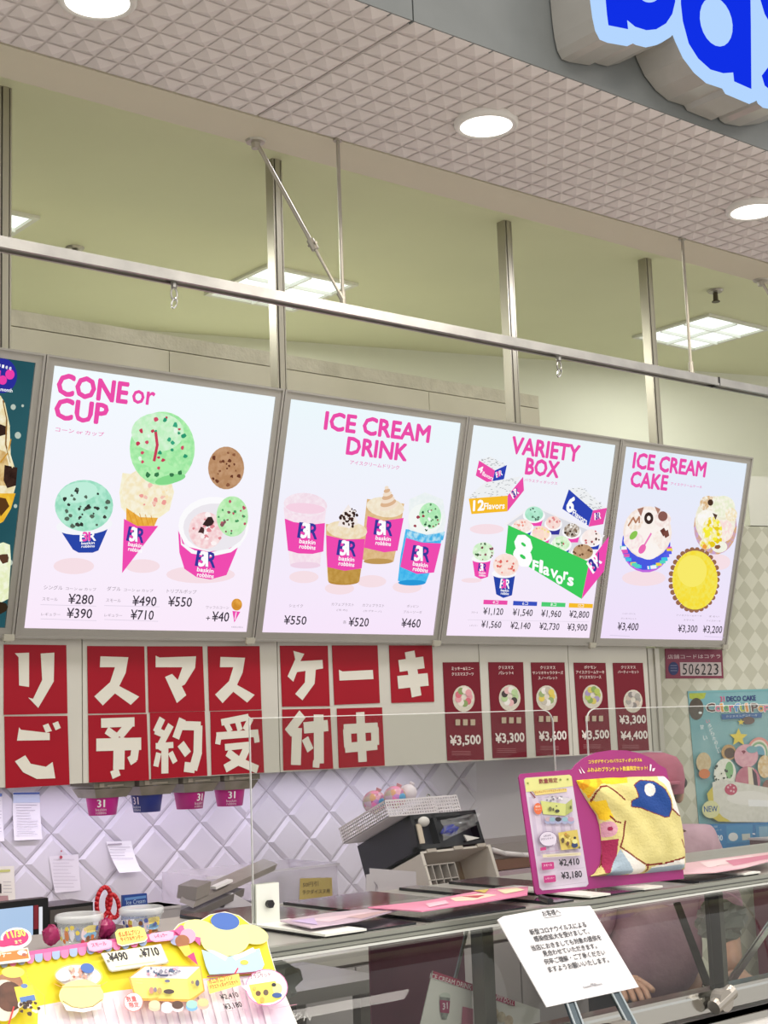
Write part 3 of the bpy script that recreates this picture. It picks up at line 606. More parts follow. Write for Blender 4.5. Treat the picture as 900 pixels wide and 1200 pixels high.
def g_chu(a):
    for p,w in (([(342,266),(350,430)],24),([(288,322),(400,316)],22),([(298,322),(302,382)],22),([(390,316),(392,374)],22),([(292,384),(398,374)],22)): stroke(a,p,w)
GL='red lettered sheets on the cupboards'
for z,pts,lb,g in ((Z1,[(12,43),(218,45),(222,270),(12,275)],'red square sheet with the white character ri, upper one at the left edge',g_ri),
 (Z1,[(287,48),(475,49),(480,268),(290,271)],'red square sheet with the white character su, first of two, above the yo sheet',g_su(310,82,1,1)),
 (Z1,[(485,49),(667,49),(675,262),(490,267)],'red square sheet with the white character ma, between the two su sheets',g_ma),
 (Z1,[(684,49),(855,48),(861,257),(690,262)],'red square sheet with the white character su, second of two, above the uke sheet',g_su(708,84,.88,.94)),
 (Z1,[(14,280),(222,278),(229,505),(18,517)],'red square sheet with the white character go, lower one at the left edge',g_go),
 (Z1,[(290,276),(483,272),(491,490),(293,498)],'red square sheet with the white character yo, left sheet of the middle lower row',g_yo),
 (Z1,[(494,268),(674,263),(683,475),(498,487)],'red square sheet with the white character yaku, between the yo and uke sheets',g_yaku),
 (Z1,[(693,264),(862,260),(870,465),(697,473)],'red square sheet with the white character uke, right sheet of the middle lower row',g_uke),
 (Z2,[(78,47),(236,47),(243,246),(86,248)],'red square sheet with the white character ke, just left of the bar sheet',g_ke),
 (Z2,[(250,46),(400,46),(408,236),(258,242)],'red square sheet with a single white horizontal bar',g_bar),
 (Z2,[(438,46),(580,46),(587,232),(446,236)],'red square sheet with the white character ki, alone at the right end',g_ki),
 (Z2,[(86,257),(244,254),(254,452),(90,458)],'red square sheet with the white character tsuke, below the ke sheet',g_tsuke),
 (Z2,[(266,254),(415,250),(424,442),(273,450)],'red square sheet with the white character naka, below the bar sheet',g_chu)):
    sheet('lettered_sheet',z,pts,lb,'sign',GL,RED,g,False,'9c0820')
def slim(z,lines,price,k_,cake,sub=True):
    def d(a):
        (x,y,w,s)=k_   # centre x of the title, y of first baseline, scale
        for i,(tx_,ww) in enumerate(lines): a.tx(tx_,x-ww/2,y+i*19*s,x+ww/2,12*s,'f0dcd8',.02)
        cx,cyy=cake[0],cake[1]
        a.ell(cx,cyy+6*s,38*s,46*s,'cfc6b6',0,'e0d8c4'); cols=cake[2]
        a.ell(cx,cyy,34*s,38*s,'e9e2d2',0,'d6cfc0')
        for i in range(9):
            g=i*.7; a.ell(cx+20*s*math.cos(g),cyy+23*s*math.sin(g),11*s,12*s,cols[i%len(cols)])
        for i,(p_,px_,py_,pw) in enumerate(price): a.tx(p_,px_,py_,px_+pw,38*s,'f2e6e0',.03)
        if sub:
            px_,py_,pw=price[0][1:]; 
            for q in range(3): a.poly([(cx-30*s+q*26*s,py_-95*s),(cx-14*s+q*26*s,py_-95*s),(cx-14*s+q*26*s,py_-74*s),(cx-30*s+q*26*s,py_-74*s)],'c8b49a')
        py_=price[-1][2]; px_=price[-1][1]
        for q in range(3): a.line([(px_+4,py_+16*s+q*6*s),(px_+70*s,py_+16*s+q*6*s)],1.2,'b06a70')
        a.tx('BR baskin robbins',px_+30*s,py_+52*s,px_+75*s,6,'d8a8a8',.02)
    return d
GP='slim dark red cake posters'
sheet('slim_poster',Z2,[(615,102),(735,101),(752,423),(630,426)],'slim dark red cake poster priced ¥3,500, nearest the ki sheet','poster',GP,RD2,slim(Z2,[('ミッキー&ミニー',72),('クリスマスブーツ',72)],[('¥3,500',638,380,100)],(680,128,0,.95),(683,216,['e8a0a8','d86a7a','8aa060','f0e6da'])),False,'740d22')
sheet('slim_poster',Z3,[(45,135),(198,135),(215,552),(65,557)],'slim dark red cake poster priced ¥3,300 second from the left of the five','poster',GP,RD2,slim(Z3,[('クリスマス',66),('パレット4',64)],[('¥3,300',75,496,126)],(122,166,0,1.25),(138,285,['b8d49a','3a2c2a','e8b8b8','f0ece4'])),False,'740d22')
sheet('slim_poster',Z3,[(232,136),(380,136),(402,540),(256,548)],'slim dark red cake poster priced ¥3,600, middle one of the five','poster',GP,RD2,slim(Z3,[('クリスマス',66),('サンリオキャラクターズ',134),('スノーパレット',84)],[('¥3,600',266,486,120)],(306,166,0,1.2),(300,285,['e8d05a','9ab070','f4f0e8','c8c0b0'])),False,'740d22')
sheet('slim_poster',Z3,[(420,137),(560,138),(585,530),(447,540)],'slim dark red cake poster priced ¥3,500, behind the rounded acrylic corner','poster',GP,RD2,slim(Z3,[('ポケモン',52),('アイスクリームケーキ',124),('クリスマスリース',96)],[('¥3,500',455,480,118)],(492,164,0,1.15),(502,280,['b8c85a','a898c0','d8c860','8aa858'])),False,'740d22')
sheet('slim_poster',Z3,[(592,138),(724,138),(752,522),(617,528)],'slim dark red poster with two prices, ¥3,300 and ¥4,400','poster',GP,RD2,slim(Z3,[('クリスマス',64),('パーティーセット',92)],[('¥3,300',620,412,115),('¥4,400',626,482,116)],(660,164,0,1.1),(680,300,['a8a49c','c8b8a8','8a8480','d0c8c0']),False),False,'740d22')
# 506223 plate on the papered wall
pl=Pl(PC+NW*.001,DIR,(0,0,1)); z=(770,750,10)
a=Art(pl,.0025,False).zoom(*z); pts=[(90,102),(760,112),(776,448),(100,452)]
t=thing('number_plate','small maroon sign with the number 506223 on the papered wall','sign',pl.w(*a.uv(430,450)))
quad_on(pl,[a.px(*p) for p in pts],0,.002,MB().mat(D('8a2748',.35,'7e2040',6))).build('plate',t)
a.poly([(262,262),(745,262),(752,420),(272,420)],'cdbfc0').ell(188,335,60,78,'22306a').T('店舗コードはコチラ',120,222,740,215,50,'e6c8cc',.01)
x=292
for ch in '506223': a.T(ch,x,408,x+54,408,130,'1e1a1e',.0,(2,-130)); x+=73
for q in range(3): a.line([(150,300+q*30),(225,300+q*30)],5,'8a94b8')
a.build('lettering',t)
# deco cake poster
z=(800,800,6); a=Art(pl,.0035,False).zoom(*z)
t=thing('wall_poster','large pale blue ice cream cake poster on the papered wall, lettered DECO CAKE Colorful','poster',pl.w(*a.uv(400,1160)))
quad_on(pl,[a.px(*p) for p in ((32,60),(900,35),(900,1120),(128,1170))],0,.003,MB().mat(D('74adb4',.3,'8fbcc0',5))).build('paper',t)
a.poly([(40,62),(165,58),(150,110),(90,125),(45,110)],'b4c24e','a8b840').ell(92,185,52,78,'4c4438',0,'5a5044',).ell(120,212,12,9,'e8f0f0')
a.poly([(32,75),(32,62),(900,36),(900,50)],'7ab4b8')
a.T('31',262,134,290,132,36,'e45a8a',.03).T('DECO CAKE',306,132,510,124,34,'2e3a7a',.04)
x=165
for i,ch in enumerate('Colorful Pop'):
    c=['5a3c38','e87aa0','e8a03c','6ab86a','e45a8a','5a9ad8','b8c840','e89a50','f0f0f0','5a3c38','e8a040','e87aa0'][i]; w=(62,42,16,40,32,42,42,16,22,46,40,44)[i]
    if ch!=' ': a.T(ch,x-3,206,x+w,203,58 if ch in 'CPlf' else 44,'f4f0e8',.08).T(ch,x,204,x+w-3,201,54 if ch in 'CPlf' else 40,c,.04)
    x+=w
a.poly([(262,222),(548,212),(545,245),(400,252),(266,258)],'2a62a0').T('クリスマスデコケーキ',295,246,515,236,16,'d8e4f0',.01)
star(a,400,278,24,'e8d24a').ell(452,268,46,28,'6a544a')if False else a.ell(452,266,44,27,'6a544a')
star(a,400,278,24,'e8d24a'); star(a,382,385,66,'ecd64a')
for r_,c in ((122,'e8988e'),(104,'eee0d0'),(90,'8ab88a'),(74,'e8e8e0'),(60,'6aa8c0')): a.ell(520,505,r_*.72,r_,c,8,None,18,180,360)
a.ell(312,490,52,55,'b8935c',0,'cda870').ell(318,495,38,38,'5a4230')
a.ell(285,640,78,108,'e8ecdc',0,'f2f4ea'); a.ell(315,615,28,60,'8abf82'); a.chips(270,640,70,95,['3a4438','2c3430'],14,5,10)
a.ell(430,515,84,82,'dc9fae',0,'e8b4be').poly([(395,480),(415,475),(428,485),(412,502)],'8a3048').ell(470,470,40,25,'7ab0b8')
a.ell(560,590,50,80,'ecdcb8',0,'d8b070').ell(585,740,42,60,'8a5c50')
a.ell(440,695,88,108,'c06a80',0,'cc8090').poly([(440,590),(480,600),(500,790),(450,780)],'e8dcc0').poly([(468,600),(500,640),(512,730),(490,780)],'3e2834')
a.ell(130,560,52,70,'d8c8a0',0,'cbb388').ell(135,640,40,34,'d8804a').poly([(190,700),(260,680),(600,740),(600,980),(280,978),(200,880)],'d8d8cc','e4e4da')
a.ell(440,810,150,50,'ecebe4').poly([(440,820),(600,828),(600,872),(445,868)],'f6f8f8').ell(320,750,44,40,'c84a6a')
for x,y in ((300,735),(320,760),(340,738),(315,720),(338,765)): a.ell(x,y,7,7,'eec0cc')
a.poly([(150,780),(190,730),(200,880),(260,940),(320,975),(230,975),(190,950)],'d8c850').ell(178,890,62,62,'dfe0a8').T('NEW',130,908,225,905,40,'2e5a9a',.02)
x,y=160,285
for i,ch in enumerate('いろどりたのしい'): a.T(ch,145+i*11,285+i*30,170+i*11,284+i*30,24,'e8eef0' if i else 'e87a9a',.02)
for i,ch in enumerate('甘い'): a.T(ch,100+i*22,328+i*76,128+i*22,327+i*76,30,'e4ecee',.02)
a.poly([(98,995),(900,968),(900,1120),(128,1170)],'2478b4','2a80bc').T('¥4,000',145,1118,258,1112,44,'dfeaf2',.03).T('テイクアウト専用',132,1022,220,1018,16,'a8cce4',.01).T('デコレーションケーキ',138,1046,250,1040,14,'a8cce4',.01)
for x0,x1 in ((282,465),(488,580)): a.poly([(x0,1002),(x1,996),(x1+4,1118),(x0+6,1126)],'3f90c4')
a.ell(330,1082,34,30,'dfe4e4').poly([(390,1062),(448,1058),(450,1102),(394,1106)],'c8d0c8').poly([(510,1010),(572,1008),(576,1108),(514,1112)],'88b4d0').line([(466,1060),(482,1062)],6,'ffffff')
a.build('print',t)

# strip lamps under the cupboards
for x0,x1 in ((1.7,2.6),(2.7,3.5)):
    l=area('under_cupboard_lamp',((x0+x1)/2,4.0,ZCB-.012),x1-x0,.04,1.5,'efe6ff')
# ------------------------------------------------------------------ lit shop sign
YSG=1.535; SP=Pl((0,YSG,0),(1,0,0),(0,0,1)); z=(640,0,3.4615)
a=Art(SP,.001,True).zoom(*z)
t=thing('shop_sign','large illuminated sign of wavy blue letters on a pale blue plate, on the grey fascia','sign',(2.2,1.6,2.75))
outl=[(175,-330),(185,-150),(200,0),(208,60),(220,115),(238,150),(270,163),(350,177),(362,160),(385,172),(425,182),(470,172),(505,150),(530,122),(545,160),(575,225),(620,285),(670,328),(735,350),(748,372),(845,413),(857,405),(860,345),(868,385),(880,412),(900,428),(960,440),(1040,430),(1120,380),(1200,380),(1300,420),(1420,400),(1420,-330)]
pts=[SP.w(*a.uv(*p)) for p in outl]
MB().mat(D('c3c0ba',.25,'b8b5ae',5,0,.35)).prism([p+Vector((0,.012,0)) for p in pts],(0,YF-.004-YSG-.012,0)).build('channel_box',t)
MB().mat(E('b4d6ff',1.0)).prism(pts,(0,.0118,0)).build('face_plate',t)
B1='1030e6'
def let(name,polys,ins=()):
    b=Art(SP,.0035,True).zoom(*z)
    for q in polys: b.poly(q,B1)
    for q in ins: b.ell(*q)
    b.build(name,t,label=None)
let('letter',[[(205,-320),(325,-320),(325,-120),(380,-150),(440,-140),(490,-100),(515,-40),(517,10),(505,60),(480,98),(440,122),(400,126),(355,112),(322,85),(326,122),(246,106),(240,60)]],[(412,-22,42,36,'b4d6ff')])
let('letter',[[(540,-40),(560,-110),(620,-160),(700,-160),(735,-130),(738,-155),(820,-155),(824,100),(826,364),(756,333),(752,297),(712,300),(660,285),(610,240),(572,180),(548,90),(540,20)]],[(683,92,64,102,'b4d6ff',-14)])
let('letter',[[(1030,-150),(930,-170),(860,-120),(850,-40),(880,60),(915,120),(960,170),(965,230),(920,240),(868,310),(880,350),(930,390),(1010,380),(1060,300),(1050,190),(1000,110),(950,40),(940,-10),(980,-30),(1040,0)]])
# ------------------------------------------------------------------ glass-fronted counter
ZT=1.25; XE=2.44
t=thing('display_counter','long glass-fronted ice cream display counter with a curved front pane','counter',(1.6,2.1,0))
GREY=D('8d8c88',.32,'858480',10,0,.6); LEDGE=D('9a9c92',.3,None,8,0,.5)
MB().mat(D('b9b8b2',.35,'aeada7',6,0,.4)).box(-.5,4.6,1.947,2.42,ZT-.02,ZT-.003).build('top',t)
mb=MB().mat(LEDGE); y0=1.93
mb.box(-.5,4.6,y0,1.947,ZT-.007,ZT).box(-.5,4.6,y0-.004,y0+.012,ZT-.014,ZT-.009); mb.build('front_rail',t)
MB().mat(D('e2e4dc',.25)).box(-.5,4.6,y0-.006,y0-.001,ZT-.0195,ZT-.0155).build('trim_strip',t)
MB().mat(D('4a4c48',.3)).box(-.5,4.6,y0-.002,y0+.01,ZT-.0092,ZT-.0068).build('seal',t)
for px0,px1 in ((200,286),(372,478),(500,607),(640,662),(700,745),(810,880)):
    x0,x1=at(px0,1075 if px0<640 else 1040,Y=1.97).x,at(px1,1070 if px0<640 else 1035,Y=1.97).x
    MB().mat(D('25272d',.12)).box(x0,x1,1.949,2.40,ZT-.0028,ZT+.003).build('lid',t)
# curved pane
mb=MB().mat(GLASS('e9eee9',.07,.015,'pane')); mb.smooth=True
def arc(k): 
    q=k*math.pi/2; return (y0-.004-.108*math.sin(q), ZT-.020-.163*(1-math.cos(q)))
def pane(x0,x1):
    mb=MB().mat(GLASS('e6ebe6',.10,.02,'pane'))
    n=16
    for k in range(n):
        (ya,za),(yb_,zb)=arc(k/n),arc((k+1)/n)
        mb.add([(x0,ya,za),(x1,ya,za),(x1,yb_,zb),(x0,yb_,zb)],[(3,2,1,0)])
    return mb
pane(-.5,XE-.004).build('curved_pane',t,smooth=True); pane(XE+.004,4.6).build('curved_pane',t,smooth=True)
yb0,zb0=arc(1)
mb=MB().mat(CHROME).box(-.5,4.6,yb0-.012,yb0+.02,zb0-.028,zb0).box(-.5,4.6,yb0-.004,yb0+.03,zb0,zb0+.008); mb.build('sill',t)
MB().mat(WHITE).box(-.5,4.6,yb0-.035,yb0+.03,.12,zb0-.04).build('front_panel',t,label='white lower front panel')
MB().mat(CHROME).box(-.5,4.6,yb0-.04,yb0+.0,zb0-.052,zb0-.04).build('sill',t)
MB().mat(D('9c9c98',.3,None,8,0,.6)).box(-.5,4.6,1.84,2.38,.72,.74).build('deck',t)
MB().mat(D('3a3a3c',.5)).box(-.5,4.6,2.405,2.42,.1,.78).build('back_panel',t)
MB().mat(D('2b2b2d',.5)).box(-.5,4.6,1.80,2.42,.06,.12).build('plinth',t)
for px_ in (564,845):
    x=at(px_,1130,Y=1.95).x if px_<800 else XE
    pw_=.013 if px_<800 else .007; MB().mat(D('7d7a74',.35,None,8,0,.4)).box(x-pw_,x+pw_,1.93,1.955,.74,ZT-.02).box(x-.009,x+.009,1.955,1.965,.74,ZT-.02).build('post',t)
# sloping end brace of the right-hand pane and its clamp
pA=at(846,1168,Y=yb0+.03); pB=at(905,1082,Y=2.2)
d=(pB-pA)*1.6; wv=Vector((.02,0,.006))
MB().mat(D('55514d',.3)).para(pA,wv*.9,Vector((0,.012,0)),d).build('brace',t,label='dark sloping brace')
MB().mat(CHROME).para(pA-wv*.35,wv*.3,Vector((0,.014,0)),d).para(pA+wv*.95,wv*.3,Vector((0,.014,0)),d).build('brace_edge',t)
c=at(846,1172,Y=yb0-.03); MB().mat(ALU).ring(c+Vector((-.025,0,-.01)),c+Vector((.03,0,.012)),.014,.014,14).ring(c+Vector((0,-.012,0)),c+Vector((0,.012,0)),.02,.02,18).build('clamp',t)
pA=at(830,1165,Y=2.0); pB=at(790,1058,Y=2.25)
MB().mat(STEEL).para(pB,Vector((.022,0,0)),Vector((0,.004,0)),pA-pB).build('glass_support',t)  # reflection in the pane, built as a slanted strip
pA=at(520,1200,Y=2.05); pB=at(548,1085,Y=2.02)
MB().mat(STEEL).para(pB,Vector((.006,0,0)),Vector((0,.004,0)),pA-pB).build('glass_support',t)
# round tubs under the glass
for i in range(9):
    x=.9+i*.36; 
    for j,y in enumerate((2.02,2.26)):
        k_=(i*2+j)
        b=thing('ice_cream_tub','round '+('brown','pale pink','mint green','cream','strawberry','white')[k_%6]+' ice cream tub in the '+('front','rear')[j]+' row, number place from the left in words '+('first','second','third','fourth','fifth','sixth','seventh','eighth','ninth')[i],'tub',(x,y,.74),'ice cream tubs in the counter')
        b['label']=('%s %s ice cream tub in the %s row of the counter'%(('first','second','third','fourth','fifth','sixth','seventh','eighth','ninth')[i],('brown','pale pink','mint green','cream','strawberry','white')[k_%6],('front','rear')[j]))
        MB().mat(D('d9d6d0',.5)).lathe((x,y,.741),[(.0,0),(.088,0),(.1,.12),(.104,.12),(.104,.126),(.096,.126),(.09,.05)],20).build('carton',b,smooth=True)
        MB().mat(D(('7a5138','e8b4bc','a6dcc0','efe2c0','d87a8c','eceae4')[k_%6],.6,None,8,.6,0,60)).lathe((x,y,.741),[(.0001,.10),(.05,.098),(.08,.09),(.094,.085)],20).build('ice_cream',b,smooth=True)
# cards behind the pane
def card(name,label,cat,pts,Y,fn,col='ece8e4',nrm=(0,-1,0),z=(0,0,1),th=.002,h=.0012):
    pl=Pl((0,Y,0),(1,0,0),(0,0,1)); a=Art(pl,h+th,False).zoom(*z)
    o=thing(name,label,cat,pl.w(*a.uv(sum(p[0] for p in pts)/len(pts),max(p[1] for p in pts))))
    quad_on(pl,[a.px(*p) for p in pts],0,th,MB().mat(D(col,.5))).build('sheet',o)
    if fn: fn(a); a.build('print',o)
    return o
def f1(a):
    a.poly([(575,268),(735,322),(735,350),(572,296)],'c0506e').T('ICE CREAM DRINK',560,296,728,345,20,'f6e6ea',.02)
    a.ell(622,370,22,14,'d8dcd4').poly([(602,372),(642,378),(636,440),(628,464),(608,462),(600,400)],'5a4a58','b0b8b0').poly([(600,385),(642,390),(638,440),(602,436)],'a84a70').tx('31',612,425,632,26,'f0e0e8',.03).poly([(692,412),(735,422),(735,485),(688,485)],'c87890')
card('drink_card','white ice cream drink card with a pink band behind the left pane','card',[(575,268),(735,322),(735,600),(500,600)],1.99,f1,z=(340,1060,3.46))
def f2(a):
    a.poly([(800,352),(905,390),(905,412),(800,378)],'c04a70').T('HAPPY DOLL',806,374,900,408,18,'f6e6ea',.02)
    for x,y,c in ((822,440,'c8b090'),(850,455,'a89878'),(880,470,'c0a088'),(815,475,'b08878')): a.ell(x,y,18,22,c,0,'e0d0b8')
card('doll_card','white card with a pink HAPPY DOLL band beside the notice stand','card',[(800,352),(1010,425),(1010,600),(800,600)],1.99,f2,z=(340,1060,3.46))
PKS=D('b06a84',.6,'9a5a74',5)
t=thing('pink_poster_back','dusky pink poster hanging behind the counter glass','poster',(at(500,1140,Y=2.36).x,2.36,.8))
x0,x1=at(434,1140,Y=2.36).x,at(545,1140,Y=2.36).x
MB().mat(PKS).box(x0,x1,2.36,2.364,.76,1.215).build('sheet',t)
t=thing('paper_bag','crumpled white plastic bag lying inside the counter glass at right','bag',at(845,1105,Y=2.3))
def crumple(c,rx,ry,rz,mat,name,par,seed=1,amp=.35,n=18,k=12):
    rr=random.Random(seed); mb=MB().mat(mat).ball(c,rx,ry,rz,n,k); c=Vector(c)
    jit=[1+rr.uniform(-amp,amp) for _ in mb.v]
    mb.v=[c+(p-c)*j for p,j in zip(mb.v,jit)]
    for j in range(k+1): mb.v[j*n:(j+1)*n]=mb.v[j*n:(j+1)*n]
    return mb.build(name,par)
crumple(at(845,1078,Y=2.3),.075,.05,.045,D('d6d8cc',.35),'bag_body',t,3,.22)
t2=thing('wrapped_stack','pale wrapped bundle on the counter deck behind the left pane','bundle',at(300,1150,Y=2.2))
crumple(at(300,1152,Y=2.2),.08,.05,.045,D('cfd0cc',.4),'bundle_body',t2,5,.2)
# writing on the left pane
a=Art(Pl((0,arc(.72)[0]-.004,0),(1,0,0),(0,0,1)),.001,False).zoom(180,1060,4.5)
a.line([(740,575),(738,605),(745,612),(765,600),(778,580),(762,570),(745,590)],4,'dcdcd8').line([(790,612),(800,565),(822,612),(832,560)],4,'dcdcd8').line([(850,580),(875,577)],4,'dcdcd8')
o=a.build('pen_writing'); tag(o,'white handwritten letters ON on the curved pane','writing')
# flyers lying on the counter top
def flyer(label,pts,cols,z,zoomz=(0,0,1)):
    pl=Pl((0,0,z),(1,0,0),(0,1,0)); a=Art(pl,.0022,False).zoom(*zoomz)
    o=thing('flyer',label,'flyer',pl.w(*a.uv(*pts[0])),'flyers lying on the counter')
    quad_on(pl,[a.px(*p) for p in pts],0,.002,MB().mat(D(cols[0],.35,cols[1],6))).build('sheet',o)
    x0=min(p[0] for p in pts);x1=max(p[0] for p in pts)
    return o,a
o,a=flyer('pale lilac flyer flat on the counter beside the acrylic clamp',[(275,386),(400,366),(592,346),(594,352),(470,386),(352,404)],('d4c2cc','c6b0c4'),ZT+.012,(200,900,2.143))
a.poly([(330,385),(440,372),(520,362),(400,390)],'e6ccd8').poly([(440,378),(560,358),(590,352),(480,382)],'c8a8ac').poly([(300,388),(360,380),(370,398)],'c8b4dc'); a.build('print',o)
o,a=flyer('bright pink flyer flat on the middle of the counter',[(495,352),(640,336),(800,306),(898,300),(896,320),(790,338),(630,362)],('e27aa4','e894b4'),ZT+.016,(200,900,2.143))
a.poly([(700,330),(780,318),(820,322),(760,336),(715,338)],'f0dcc8').poly([(730,326),(790,322),(770,330)],'c84a5a').poly([(820,310),(870,304),(890,310),(840,320)],'f4e4c0').poly([(640,345),(690,336),(700,344),(650,354)],'f2c0d0').poly([(760,312),(800,308),(790,318)],'d8c060'); a.build('print',o)
o,a=flyer('pink flyer flat on the counter right of the blanket display',[(798,1013),(850,1006),(905,999),(905,1009),(870,1018),(838,1023),(800,1025)],('dcaebb','e8c2c8'),ZT+.016)
a.poly([(820,1012),(880,1004),(890,1006),(830,1018)],'f2dce0').poly([(850,1010),(900,1003),(903,1007),(860,1016)],'cf7c98'); a.build('print',o)
# ------------------------------------------------------------------ acrylic guards
YG=2.15; ACR=GLASS('f2f3f1',.05,.01,'acrylic'); EDG=D('e8eae8',.2)
def guard(label,x0,x1,rl,rr_,z1,feet):
    t=thing('acrylic_guard',label,'screen',((x0+x1)/2,YG,ZT),'clear acrylic guards on the counter'); z0=ZT+.012; r=.028
    P=[]
    def cor(cx,cz,a0,a1):
        for i in range(9):
            g=math.radians(a0+(a1-a0)*i/8); P.append((cx+r*math.cos(g),cz+r*math.sin(g)))
    P.append((x0,z0)); P.append((x1,z0))
    if rr_: cor(x1-r,z1-r,0,90)
    else: P.append((x1,z1))
    if rl: cor(x0+r,z1-r,90,180)
    else: P.append((x0,z1))
    MB().mat(ACR).prism([(p[0],YG,p[1]) for p in P],(0,.003,0)).build('sheet',t)
    mb=MB().mat(EDG); Q=P[1:]+[P[0]]
    mb=MB().mat(FROST('f4f6f4',.55,.2))
    for (xa,za),(xb,zb) in zip(Q[:-1],Q[1:]):
        A=Vector((xa,YG-.0003,za)); B=Vector((xb,YG-.0003,zb)); d=(B-A); 
        if d.length<1e-6: continue
        nn=Vector((-d.z,0,d.x)).normalized()*.0016
        mb.para(A,d,nn,Vector((0,.0036,0)))
    mb.build('edge',t)
    for fx,big in feet:
        if big:
            MB().mat(D('e6eae0',.35)).box(fx-.024,fx+.024,YG-.006,YG-.002,ZT+.004,ZT+.072).box(fx-.024,fx+.024,YG+.005,YG+.009,ZT+.004,ZT+.072).build('clamp_plate',t)
            MB().mat(BLACK).ring((fx,YG-.012,ZT+.038),(fx,YG+.014,ZT+.038),.006,.006,12).ring((fx,YG-.016,ZT+.038),(fx,YG-.010,ZT+.038),.0075,.0075,6).build('bolt',t)
        x2=fx+.02 if big else fx
        MB().mat(D('eceee6',.35)).box(x2-.05,x2+.035,1.94,YG+.01,ZT+.003,ZT+.0065).build('foot',t) if big else MB().mat(D('e4e6de',.35)).box(x2-.028,x2+.028,1.94,YG+.05,ZT+.003,ZT+.0065).build('foot',t)
    return t
zt=at(450,837,Y=YG).z
xa=at(293.5,900,Y=YG).x; xb=at(650,870,Y=YG).x; xc=at(689,870,Y=YG).x
guard('clear acrylic guard with a white clamp at its left end',xa,xb,False,True,zt,((at(312,1070,Y=YG).x,True),(at(690,1048,Y=1.97).x,False)))
guard('clear acrylic guard standing behind the blanket display at right',xc,4.3,True,False,zt,((at(752,1040,Y=1.97).x,False),(at(868,1024,Y=1.97).x,False)))
# ------------------------------------------------------------------ back counter and what stands on it
ZB=1.0; YBC=3.15
t=thing('back_counter','pale back counter along the quilted wall behind the display counter','counter',(2.3,3.8,0))
MB().mat(D('cfcac6',.4)).box(.6,3.66,YBC,YW-.012,ZB-.03,ZB).build('worktop',t)
MB().mat(D('bab4b6',.5)).box(.6,3.66,YBC+.02,YW-.012,.08,ZB-.03).build('body',t)
for i in range(5):
    x=.62+i*.607; MB().mat(D('c4bec0',.45)).box(x+.003,x+.604,YBC,YBC+.019,.1,ZB-.04).build('door',t)
# cup dispensers under the cupboards, each with its cup
DISP=D('8d8578',.35,'75705f',14,0,.15)
for i,(px_,py_,cc,oc,ic,lab,side) in enumerate(((120,935,'c4188a','c4188a','ffffff','leftmost','magenta'),(172,932,'22307e','22307e','ffffff','second','dark blue'),(222,929,'b8207e','b8207e','ffffff','third','magenta'),(269,925,'bf1f84','bf1f84','ffffff','rightmost','magenta'))):
    c=at(px_,py_,Y=3.9); x=c.x; zt=ZCB
    t=thing('cup_dispenser','%s grey-brown cup dispenser under the wall cupboards'%lab,'dispenser',(x,3.9,zt-.045),'cup dispensers under the cupboards')
    mb=MB().mat(DISP)
    q=lambda w,d,z:[(x-w,3.9-d,z),(x+w,3.9-d,z),(x+w,3.9+d,z),(x-w,3.9+d,z)]
    A=q(.063,.07,zt-.020);B=q(.050,.055,zt-.047)
    mb.add(A+B,[(0,1,5,4),(1,2,6,5),(2,3,7,6),(3,0,4,7),(4,5,6,7)]).box(x-.066,x+.066,3.827,3.973,zt-.018,zt-.002)
    mb.build('holder',t); MB().mat(D('a89e8c',.3)).box(x-.025,x+.028,3.824,3.8265,zt-.014,zt-.010).box(x-.05,x-.035,3.823,3.8265,zt-.016,zt-.004).build('tab',t)
    z1=zt-.046; hh=.052
    u=thing('paper_cup','%s paper cup hanging upright in the %s dispenser'%(side,lab),'cup',(x,3.9,z1-hh),'paper cups in the dispensers')
    MB().mat(D(cc,.4)).lathe((x,3.9,z1-hh),[(.0001,.003),(.0375,.003),(.038,0),(.040,0),(.048,hh)],28).build('wall',u,smooth=True)
    # print wrapped on the cup's side
    mb=MB()
    def wrap(tx_,col,a0,a1,za,zb,lift):
        vs,fs=glyphs(tx_,0); mb.mat(D(col,.4)); o=[]
        for p in vs:
            g=a0+(a1-a0)*p[0]; zz=za+(zb-za)*p[1]; r=.040+.008*zz/hh+lift; o.append((x+r*math.sin(g),3.9-r*math.cos(g),z1-hh+zz))
        mb.add(o,fs)
    off=(-.55,-1.3,.25,-.4)[i]
    for k_ in range(3): wrap('31',('ffffff','e9e0ee')[i==1],off-.28+k_*.02,off+.18+k_*.02,.024,.046,.0004+k_*.0001)
    wrap('baskin',('f0dcea','d8dcf0')[i==1],off-.42,off+.32,.013,.021,.0005); wrap('robbins',('f0dcea','d8dcf0')[i==1],off-.42,off+.32,.004,.012,.0005)
    mb.build('print',u)
